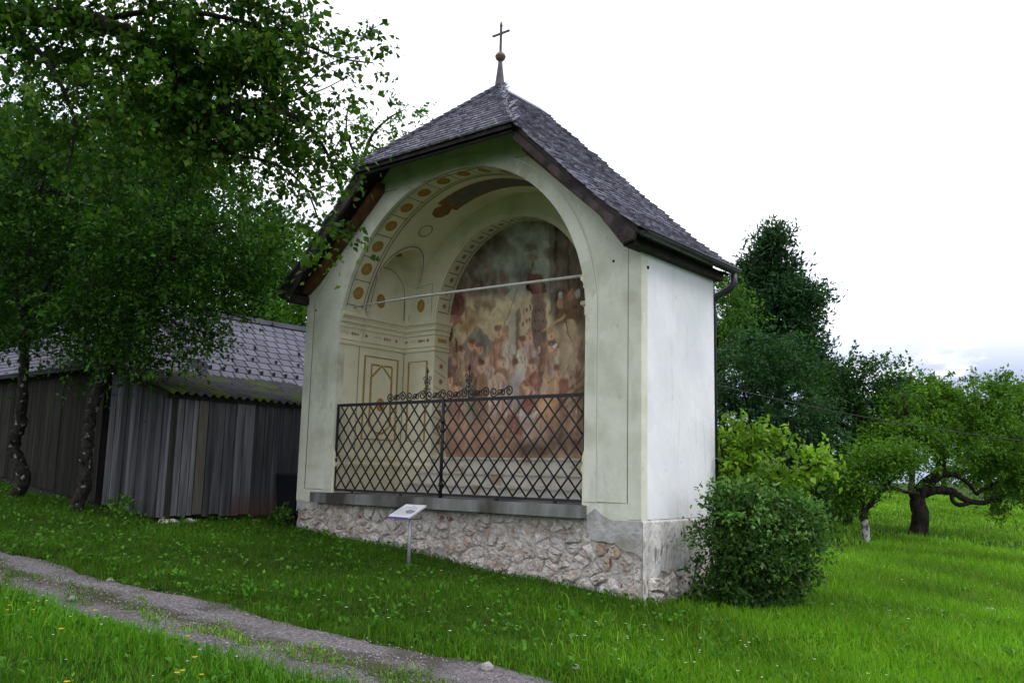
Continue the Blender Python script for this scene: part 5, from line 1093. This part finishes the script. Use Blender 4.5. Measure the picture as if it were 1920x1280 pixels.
lobes = [lobe(1720, 770, da, 60, 40, 34), lobe(1790, 780, da + .4, 70, 50, 40), lobe(1850, 745, da + .4, 46, 40, 26), lobe(1850, 820, da + .6, 70, 50, 40), lobe(1700, 830, da - .5, 70, 44, 40), lobe(1780, 830, da - .6, 60, 24, 20), lobe(1890, 880, da + .3, 60, 50, 36), lobe(1670, 865, da + .3, 40, 30, 16), lobe(1850, 875, da + .7, 50, 24, 16), lobe(1930, 850, da, 60, 70, 26), lobe(1745, 735, da, 30, 20, 10), lobe(1905, 935, da, 44, 22, 12), lobe(1650, 845, da - .3, 46, 34, 18)]
plant('apple_tree', 'old apple tree with thick dark trunk and looping lower limb', 'tree', tuple(A1), limbs, lobes, .085, .5, G_APP, 110, .25, 'bark', 405, 'apple trees in the meadow', twig=.014, shell=.2, sides=10, sprays=6, shrink=.82)
A2 = gp(4.74, 11.55); db = depth_of(A2); a_ = lambda u, v, o_=0.: P(u, v, db + o_)
limbs = [([A2 + [0, 0, -.15], a_(1623, 990), a_(1619, 972)], .075, .07)]
limbs2 = [([a_(1619, 974), a_(1622, 955), a_(1638, 940), a_(1652, 922), a_(1668, 914), a_(1700, 922), a_(1722, 925)], .085, .03), ([a_(1622, 952), a_(1612, 920), a_(1605, 880)], .06, .02), ([a_(1652, 922), a_(1680, 890), a_(1700, 850)], .05, .02)]
t = plant('apple_tree', 'small leaning apple tree with pale limewashed foot', 'tree', tuple(A2), limbs2, [lobe(1615, 890, db, 40, 40, 26), lobe(1650, 860, db, 46, 34, 26), lobe(1598, 930, db + .2, 22, 24, 8), lobe(1690, 860, db, 40, 34, 20), lobe(1590, 905, db, 22, 30, 8), lobe(1590, 940, db + .3, 24, 26, 8)], .075, .5, G_APP, 90, .20, 'bark', 406, 'apple trees in the meadow', twig=.012)
b = MB(); Q = smooth_line(limbs[0][0], 6); b.tube(Q, list(np.linspace(.085, .078, len(Q))), 9); b.build('limewashed_foot', M['bark_white'], t)
A3 = gp(3.3, 33.0); dc = depth_of(A3)
plant('apple_tree', 'distant apple tree whose thin trunk shows at the right edge', 'tree', tuple(A3), [([A3 + [0, 0, -.2], P(1866, 950, dc), P(1860, 925, dc), P(1850, 890, dc)], .2, .12), ([P(1862, 935, dc), P(1900, 890, dc), P(1930, 860, dc)], .1, .03)], [lobe(1850, 880, dc, 60, 36, 26), lobe(1910, 880, dc, 60, 40, 26), lobe(1880, 840, dc, 70, 36, 26), lobe(1800, 890, dc, 50, 30, 16)], .15, .5, G_APP, 60, .36, 'bark', 407, 'apple trees in the meadow', twig=.02)
# far trees in the haze
for i, (u, vt, d, hw) in enumerate([(1905, 735, 62, 60), (1760, 735, 70, 50), (1700, 715, 58, 50), (1840, 800, 75, 46), (1650, 790, 64, 46), (1960, 760, 66, 60)]):
    upright('far_tree', ['hazy far tree at the right edge', 'far tree behind the apple crown', 'far tree left of the apple crown', 'low far tree under the apple limbs', 'far tree behind the limewashed apple tree', 'far tree just past the right edge'][i], u, vt, d, hw, 16, 500 + i, G_MID, .26, 60, .8, rows=4, group='trees across the valley', twig=.03)

# shrubs by the chapel's right wall
SB = gp(6.75, 2.9); ds = depth_of(SB); a_ = lambda u, v, o_=0.: P(u, v, ds + o_)
limbs = [([SB + [0, 0, -.1], a_(1410, 960), a_(1400, 880), a_(1405, 815)], .04, .012), ([SB + [.05, 0, -.1], a_(1450, 950), a_(1500, 890), a_(1545, 865)], .035, .01), ([SB + [-.05, 0, 0], a_(1380, 960), a_(1360, 880), a_(1350, 830)], .035, .01), ([a_(1450, 950), a_(1460, 870), a_(1475, 820)], .025, .008)]
_sh = lambda u, *a: lobe(u - 16, *a)
plant('elder_shrub', 'bright yellow-green shrub behind the dark bush by the white wall', 'shrub', tuple(SB), limbs, [_sh(1408, 822, ds, 30, 30, 18), _sh(1365, 860, ds, 34, 40, 20), _sh(1460, 840, ds, 46, 32, 20), _sh(1420, 890, ds, 60, 36, 26), _sh(1500, 890, ds, 46, 24, 14), _sh(1535, 868, ds, 34, 18, 13), _sh(1470, 930, ds, 46, 36, 16), _sh(1390, 930, ds, 50, 34, 18), _sh(1455, 990, ds, 60, 50, 14)], .085, .55, G_YEL, 34, .13, 'bark', 601, crown_name='foliage', trunk_name='stems', droop=.15, twig=.006, flat=.7, sprays=5, shrink=.72)
BB = gp(6.85, 1.25); dbu = depth_of(BB); a_ = lambda u, v, o_=0.: P(u, v, dbu + o_)
limbs = [([BB + [random.uniform(-.15, .15), random.uniform(-.15, .15), -.05], a_(1420 + (u - 1420) * .5, 1040), a_(u, v)], .022, .006) for (u, v) in [(1340, 960), (1390, 930), (1440, 930), (1490, 970), (1540, 1000), (1330, 1040), (1500, 1050), (1420, 1000)]]
_sh = lambda u, *a: lobe(u - 16, *a)
plant('privet_bush', 'dense dark rounded bush against the foot of the white wall', 'bush', tuple(BB), limbs, [_sh(1385, 955, dbu, 36, 40, 34), _sh(1425, 955, dbu + .1, 40, 34, 30), _sh(1468, 968, dbu, 46, 38, 38), _sh(1365, 1040, dbu - .1, 40, 50, 40), _sh(1430, 1035, dbu - .2, 60, 56, 66), _sh(1492, 1045, dbu, 44, 44, 40), _sh(1355, 1105, dbu - .2, 36, 28, 18), _sh(1420, 1115, dbu - .15, 60, 28, 34), _sh(1478, 1100, dbu, 40, 30, 24), _sh(1520, 1000, dbu + .1, 34, 24, 16), _sh(1530, 985, dbu + .1, 22, 22, 7, .6), _sh(1400, 925, dbu, 34, 18, 10, .7), _sh(1505, 950, dbu, 30, 26, 10, .7), _sh(1552, 1010, dbu + .1, 14, 14, 3, .5), _sh(1535, 960, dbu + .1, 12, 18, 3, .4), _sh(1352, 925, dbu, 14, 16, 4, .5), _sh(1325, 985, dbu - .1, 12, 30, 5, .6), _sh(1528, 1080, dbu, 20, 24, 6, .6), _sh(1455, 925, dbu, 14, 14, 3, .5), _sh(1375, 900, dbu, 10, 22, 4, .5), _sh(1430, 895, dbu, 12, 18, 4, .5), _sh(1492, 930, dbu, 20, 22, 6, .6), _sh(1520, 950, dbu, 24, 18, 7, .6), _sh(1540, 1015, dbu, 22, 20, 6, .6), _sh(1410, 950, dbu - .25, 40, 22, 12, .7), _sh(1470, 985, dbu - .25, 44, 24, 12, .7)], .055, .5, G_BUSH, 40, .10, 'bark', 602, crown_name='foliage', trunk_name='stems', droop=-.1, twig=.005, flat=.5, shell=.4, sprays=6, shrink=.82, sparse_gain=1.7)
# small plants at the wall foot by the bin and under the shed
for i, (x_, y_, r_) in enumerate([(-.12, -.12, .16), (-1.35, -1.95, .24)]):
    B_ = gp(x_, y_); plant('weed_plant', ['small weed growing at the chapel corner beside the bin', 'leafy weed clump under the shed corner'][i], 'plant', tuple(B_), [([B_ - [0, 0, .03], B_ + [0, 0, .12]], .008, .004)], [(B_ + [0, 0, .14], (r_, .14), 14)], .06, .6, G_MID, 16, .06, 'bark', 610 + i, crown_name='leaves', trunk_name='stem', twig=.003)

# overhead cable crossing behind the chapel
Q = []
for i in range(41):
    t_ = i / 40; u = 1180 + t_ * (2150 - 1180); v = 676 + t_ * (850 - 676); Q.append(P(u, v, 13.5 + 4 * t_) + np.array([0, 0, -.25 * 4 * t_ * (1 - t_)]))
tag(MB().tube(Q, .009, 5).build('overhead_cable', M['cable']), 'thin dark overhead cable sloping across the trees on the right', 'cable')

# ================================================================== GRASS, WEEDS, GRAVEL
def blades(x, y, h, w_, pal, seed, lean=.5, patch=.34, dz=-.008):
    g = np.random.default_rng(seed); n = len(x); z = H(x, y) + dz
    a = g.uniform(0, 2 * np.pi, n); sd_ = np.stack([np.cos(a), np.sin(a), np.zeros(n)], 1); b_ = g.uniform(0, 2 * np.pi, n); ln = np.abs(g.normal(0, lean, n)) * h
    dr = np.stack([np.cos(b_), np.sin(b_), np.zeros(n)], 1) * ln[:, None]; p = np.stack([x, y, z], 1); hv = np.stack([0 * h, 0 * h, h], 1); w2 = (w_ / 2)[:, None]
    V = np.stack([p - sd_ * w2, p + sd_ * w2, p + hv * .55 + dr * .35 - sd_ * w2 * .8, p + hv * .55 + dr * .35 + sd_ * w2 * .8, p + hv * (1 - .25 * np.minimum(ln / h, 1))[:, None] + dr], 1).reshape(-1, 3)
    q = np.arange(n)[:, None] * 5; F = np.concatenate([q + [[0, 1, 3]], q + [[0, 3, 2]], q + [[2, 3, 4]]], 1).reshape(-1, 3)
    pal = np.array(pal); C = pal[g.integers(0, len(pal), n)] * g.uniform(.75, 1.25, (n, 1)) * (1 + patch * np.sin(x * 1.3 + 2 * np.sin(y * .9)) * np.sin(y * 1.1 + np.sin(x * .7)))[:, None]
    return V, F, np.repeat(C, 5, 0)
def scatter(n, x0, x1, y0, y1, seed, margin=200):
    g = np.random.default_rng(seed); x = g.uniform(x0, x1, n); y = g.uniform(y0, y1, n); k = in_view(np.stack([x, y, H(x, y)], 1), margin)
    k &= ~((x > -.02) & (x < 6.05) & (y > .05) & (y < 1.8)) & ~((x > -2.65) & (x < -.72) & (y > -1.7) & (y < 1.7)) & ~((x < -2.6) & (y > -1.78) & (x > -11) & (y < 9))
    return x[k], y[k]
def pathdist(x, y): return np.abs(y - path_c(x)) - path_hw(x)
G1 = [(.042, .124, .004), (.056, .156, .006), (.074, .186, .008), (.046, .132, .007), (.10, .17, .010)]  # bank palette darker than the meadow: tree shade put into the blade colour
G2 = [(.105, .265, .008), (.135, .32, .010), (.165, .35, .014), (.115, .28, .012), (.21, .34, .025)]
g0 = np.random.default_rng(5); parts = []
x, y = scatter(760000, -9, 12, -11, 4.2, 11, 480)      # bank and lawn round the chapel
pd = pathdist(x, y); wob = .12 * np.sin(x * 3.1) + .08 * np.sin(x * 7.7 + y); k = (pd + wob * .35 > -.09 + .18 * g0.random(len(x)) ** 1.5)
dist = np.hypot(x - CAM[0], y - CAM[1]); k &= g0.random(len(x)) < np.clip(1.15 - dist / 22, .35, 1)
lowside = (y < path_c(x)); x, y, lowside, pd = x[k], y[k], lowside[k], pd[k]
tall = np.exp(-((pd - .12) / .2) ** 2) * (.4 + .8 * (np.sin(x * 2.3) > .2))
h = np.where(lowside, g0.uniform(.04, .125, len(x)), g0.uniform(.03, .095, len(x))) * (1 + .5 * tall) * (1 + .35 * np.sin(x * 1.7 + 1) * np.sin(y * 1.9))
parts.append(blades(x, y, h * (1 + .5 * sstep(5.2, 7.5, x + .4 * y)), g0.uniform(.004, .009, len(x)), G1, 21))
parts[0][0][:, 2] += np.repeat(.034 * (1 - sstep(.0, .12, pd)), 5)
parts[0][2][:] *= np.repeat(1 + np.outer(sstep(4.6, 8.0, x + .35 * y + .3 * np.sin(y * 3 + x)), [1.3, 1.2, .4]), 5, 0)  # blades brighten towards the open meadow, where the painted bank shade ends
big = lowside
V, F, C = parts[0]; C[np.repeat(big, 5)] *= np.array([1.35, 1.5, 1.3]); C[np.repeat(~big, 5)] *= .88  # lower side brightened, bank dimmed: canopy light and shade painted into the blades
x, y = scatter(150000, 5.0, 16, -2.8, 14, 12); k = (pathdist(x, y) > .05) & (g0.random(len(x)) < sstep(5.2, 8.2, x + .3 * y + .35 * np.sin(x * 2 + y * 3))) & ~((np.hypot(x - 6.85, y - 1.25) < .55)); x, y = x[k], y[k]
parts.append(blades(x, y, g0.uniform(.06, .17, len(x)), g0.uniform(.006, .011, len(x)), G2, 22, .6))
x, y = scatter(150000, -6, 40, 9, 60, 13); dd = np.hypot(x - CAM[0], y - CAM[1]); parts.append(blades(x, y, g0.uniform(.08, .2, len(x)) , g0.uniform(.010, .016, len(x)) * (1 + dd / 25), G2, 23, .6))
x, y = scatter(260000, -4, 11, -7, -1.5, 14); k = (pathdist(x, y) < 0) & (np.abs(y - path_c(x) + .06) < .34 * path_hw(x) + .08 * np.sin(x * 6)) & (np.sin(x * 6.1 + y * 5) + np.sin(x * 2.3 - y * 9) + .8 * g0.normal(size=len(x)) > .2); x, y = x[k], y[k]
parts.append(blades(x, y, g0.uniform(.02, .06, len(x)), g0.uniform(.005, .010, len(x)), G2 + G1 + [(.14, .16, .03)], 24, .9, dz=.034))
off_ = 0; VV, FF, CC = [], [], []
for V, F, C in parts: VV.append(V); FF.append(F + off_); CC.append(C); off_ += len(V)
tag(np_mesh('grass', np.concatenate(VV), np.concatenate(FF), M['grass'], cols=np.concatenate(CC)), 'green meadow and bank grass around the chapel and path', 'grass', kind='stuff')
# broad-leaved weeds in the lawn
x, y = scatter(12000, -6, 12, -11, 3, 31, 480); pd = pathdist(x, y); k = (pd > -.02) & (g0.random(len(x)) < np.where(pd < .35, 1, .36)); x, y = x[k], y[k]
pos, out = [], []
for xx, yy_ in zip(x, y):
    n = g0.integers(3, 8); z = H1(xx, yy_) + .02; a = g0.uniform(0, 6.28, n); p = np.stack([xx + .03 * np.cos(a), yy_ + .03 * np.sin(a), z + g0.uniform(0, .05, n)], 1); pos.append(p); out.append(np.stack([np.cos(a), np.sin(a), np.full(n, .5)], 1))
V, F, C = leaves(np.concatenate(pos), np.concatenate(out) * 2, .05, .6, [(.055, .18, .009), (.075, .22, .013), (.048, .155, .010), (.10, .24, .025)], .0, .7, 77)
tag(np_mesh('ground_cover', V, F, M['grass'], cols=C), 'broad-leaved weeds and clover scattered through the lawn', 'weeds', kind='stuff')
# small flowers
def flowers(n, box, seed, pal, size, hgt):
    x, y = scatter(n, *box, seed); k = pathdist(x, y) > .0; x, y = x[k], y[k]; g = np.random.default_rng(seed + 1); c = np.stack([x, y, H(x, y) + hgt * g.uniform(.7, 1.2, len(x))], 1)
    V, F, C = [], [], []
    a = np.arange(6) * np.pi / 3; ring = np.stack([np.cos(a), np.sin(a), np.zeros(6)], 1) * size
    V = (c[:, None] + np.concatenate([np.zeros((1, 3)), ring + [0, 0, size * .3]])[None] * g.uniform(.7, 1.3, (len(c), 1, 1))).reshape(-1, 3)
    tri = np.array([[0, i + 1, (i + 1) % 6 + 1] for i in range(6)]); F = (np.arange(len(c))[:, None, None] * 7 + tri[None]).reshape(-1, 3)
    return V, F, np.repeat(np.array(pal)[g.integers(0, len(pal), len(c))], 7, 0)
A = [flowers(170, (2, 9, -8, -4.2), 41, [(.75, .75, .7), (.7, .68, .72)], .010, .12), flowers(70, (2, 9, -8, -4.2), 43, [(.7, .45, .02), (.7, .5, .05)], .016, .12), flowers(320, (6, 16, 1, 16), 45, [(.6, .62, .6), (.5, .5, .1)], .014, .16), flowers(60, (4, 9, -3.4, -1), 47, [(.75, .75, .72)], .012, .09)]
off_ = 0; VV, FF, CC = [], [], []
for V, F, C in A: VV.append(V); FF.append(F + off_); CC.append(C); off_ += len(V)
tag(np_mesh('wildflowers', np.concatenate(VV), np.concatenate(FF), M['grass'], cols=np.concatenate(CC)), 'tiny white and yellow wildflowers dotted in the grass', 'flowers', kind='stuff')
# loose gravel
x, y = scatter(150000, -6, 12, -8, -1.2, 51); k = pathdist(x, y) < -.05 + .04 * g0.normal(size=len(x)); x, y = x[k], y[k]; n = len(x); r = np.abs(g0.normal(.002, .0035, n)) + .0025
oc = np.array([[1, 0, 0], [0, 1, 0], [-1, 0, 0], [0, -1, 0], [0, 0, .7], [0, 0, -.7]]); V = (np.stack([x, y, H(x, y) + .046 - .028 * np.exp(-((np.abs((y - path_c(x)) / (path_hw(x) + .1)) - .55) / .2) ** 2)], 1)[:, None] + oc[None] * r[:, None, None] * g0.uniform(.6, 1.4, (n, 6, 1))).reshape(-1, 3)
tri = np.array([[0, 1, 4], [1, 2, 4], [2, 3, 4], [3, 0, 4], [1, 0, 5], [2, 1, 5], [3, 2, 5], [0, 3, 5]]); F = (np.arange(n)[:, None, None] * 6 + tri[None]).reshape(-1, 3)
tag(np_mesh('loose_gravel', V, F, M['pebble']), 'loose grey gravel covering the track', 'gravel', kind='stuff')
# single stones
def field_stone(u, v, sx_, sy_, sz_, label):
    d = _R @ np.array([(u - 960) / FPX, (640 - v) / FPX, -1.0]); t_ = 4.
    for _ in range(60): p = CAM + d * t_; t_ += (p[2] - H1(p[0], p[1])) / -d[2] * .7
    b = MB(); k = 10; vs = []
    for (s_, zz) in ((.8, -.3), (1, .1), (.85, .6), (.45, .95)):
        for j in range(k): a = 6.283 * j / k; vs.append((p[0] + sx_ * s_ * math.cos(a) * random.uniform(.85, 1.15), p[1] + sy_ * s_ * math.sin(a) * random.uniform(.85, 1.15), p[2] + .03 * (pathdist(p[0], p[1]) < 0) + sz_ * zz * random.uniform(.9, 1.1)))
    vs.append((p[0], p[1], p[2] + sz_)); fs = [(r * k + i, r * k + (i + 1) % k, (r + 1) * k + (i + 1) % k, (r + 1) * k + i) for r in range(3) for i in range(k)] + [(3 * k + i, 3 * k + (i + 1) % k, 4 * k) for i in range(k)]
    tag(b.add(vs, fs).build('stone', M['pebble']), label, 'stone', 'single stones on track and meadow')
field_stone(913, 1262, .055, .04, .05, 'largest pale stone on the track, near the bottom middle'); field_stone(206, 1090, .05, .035, .03, 'flat stone on the left part of the track'); field_stone(134, 1130, .06, .04, .035, 'grey stone at the lower edge of the track, leftmost'); field_stone(1080, 1132 + 120, .03, .025, .03, 'small stone beside the upper edge of the track'); field_stone(1855, 1145, .10, .06, .045, 'white stone lying alone in the right meadow')
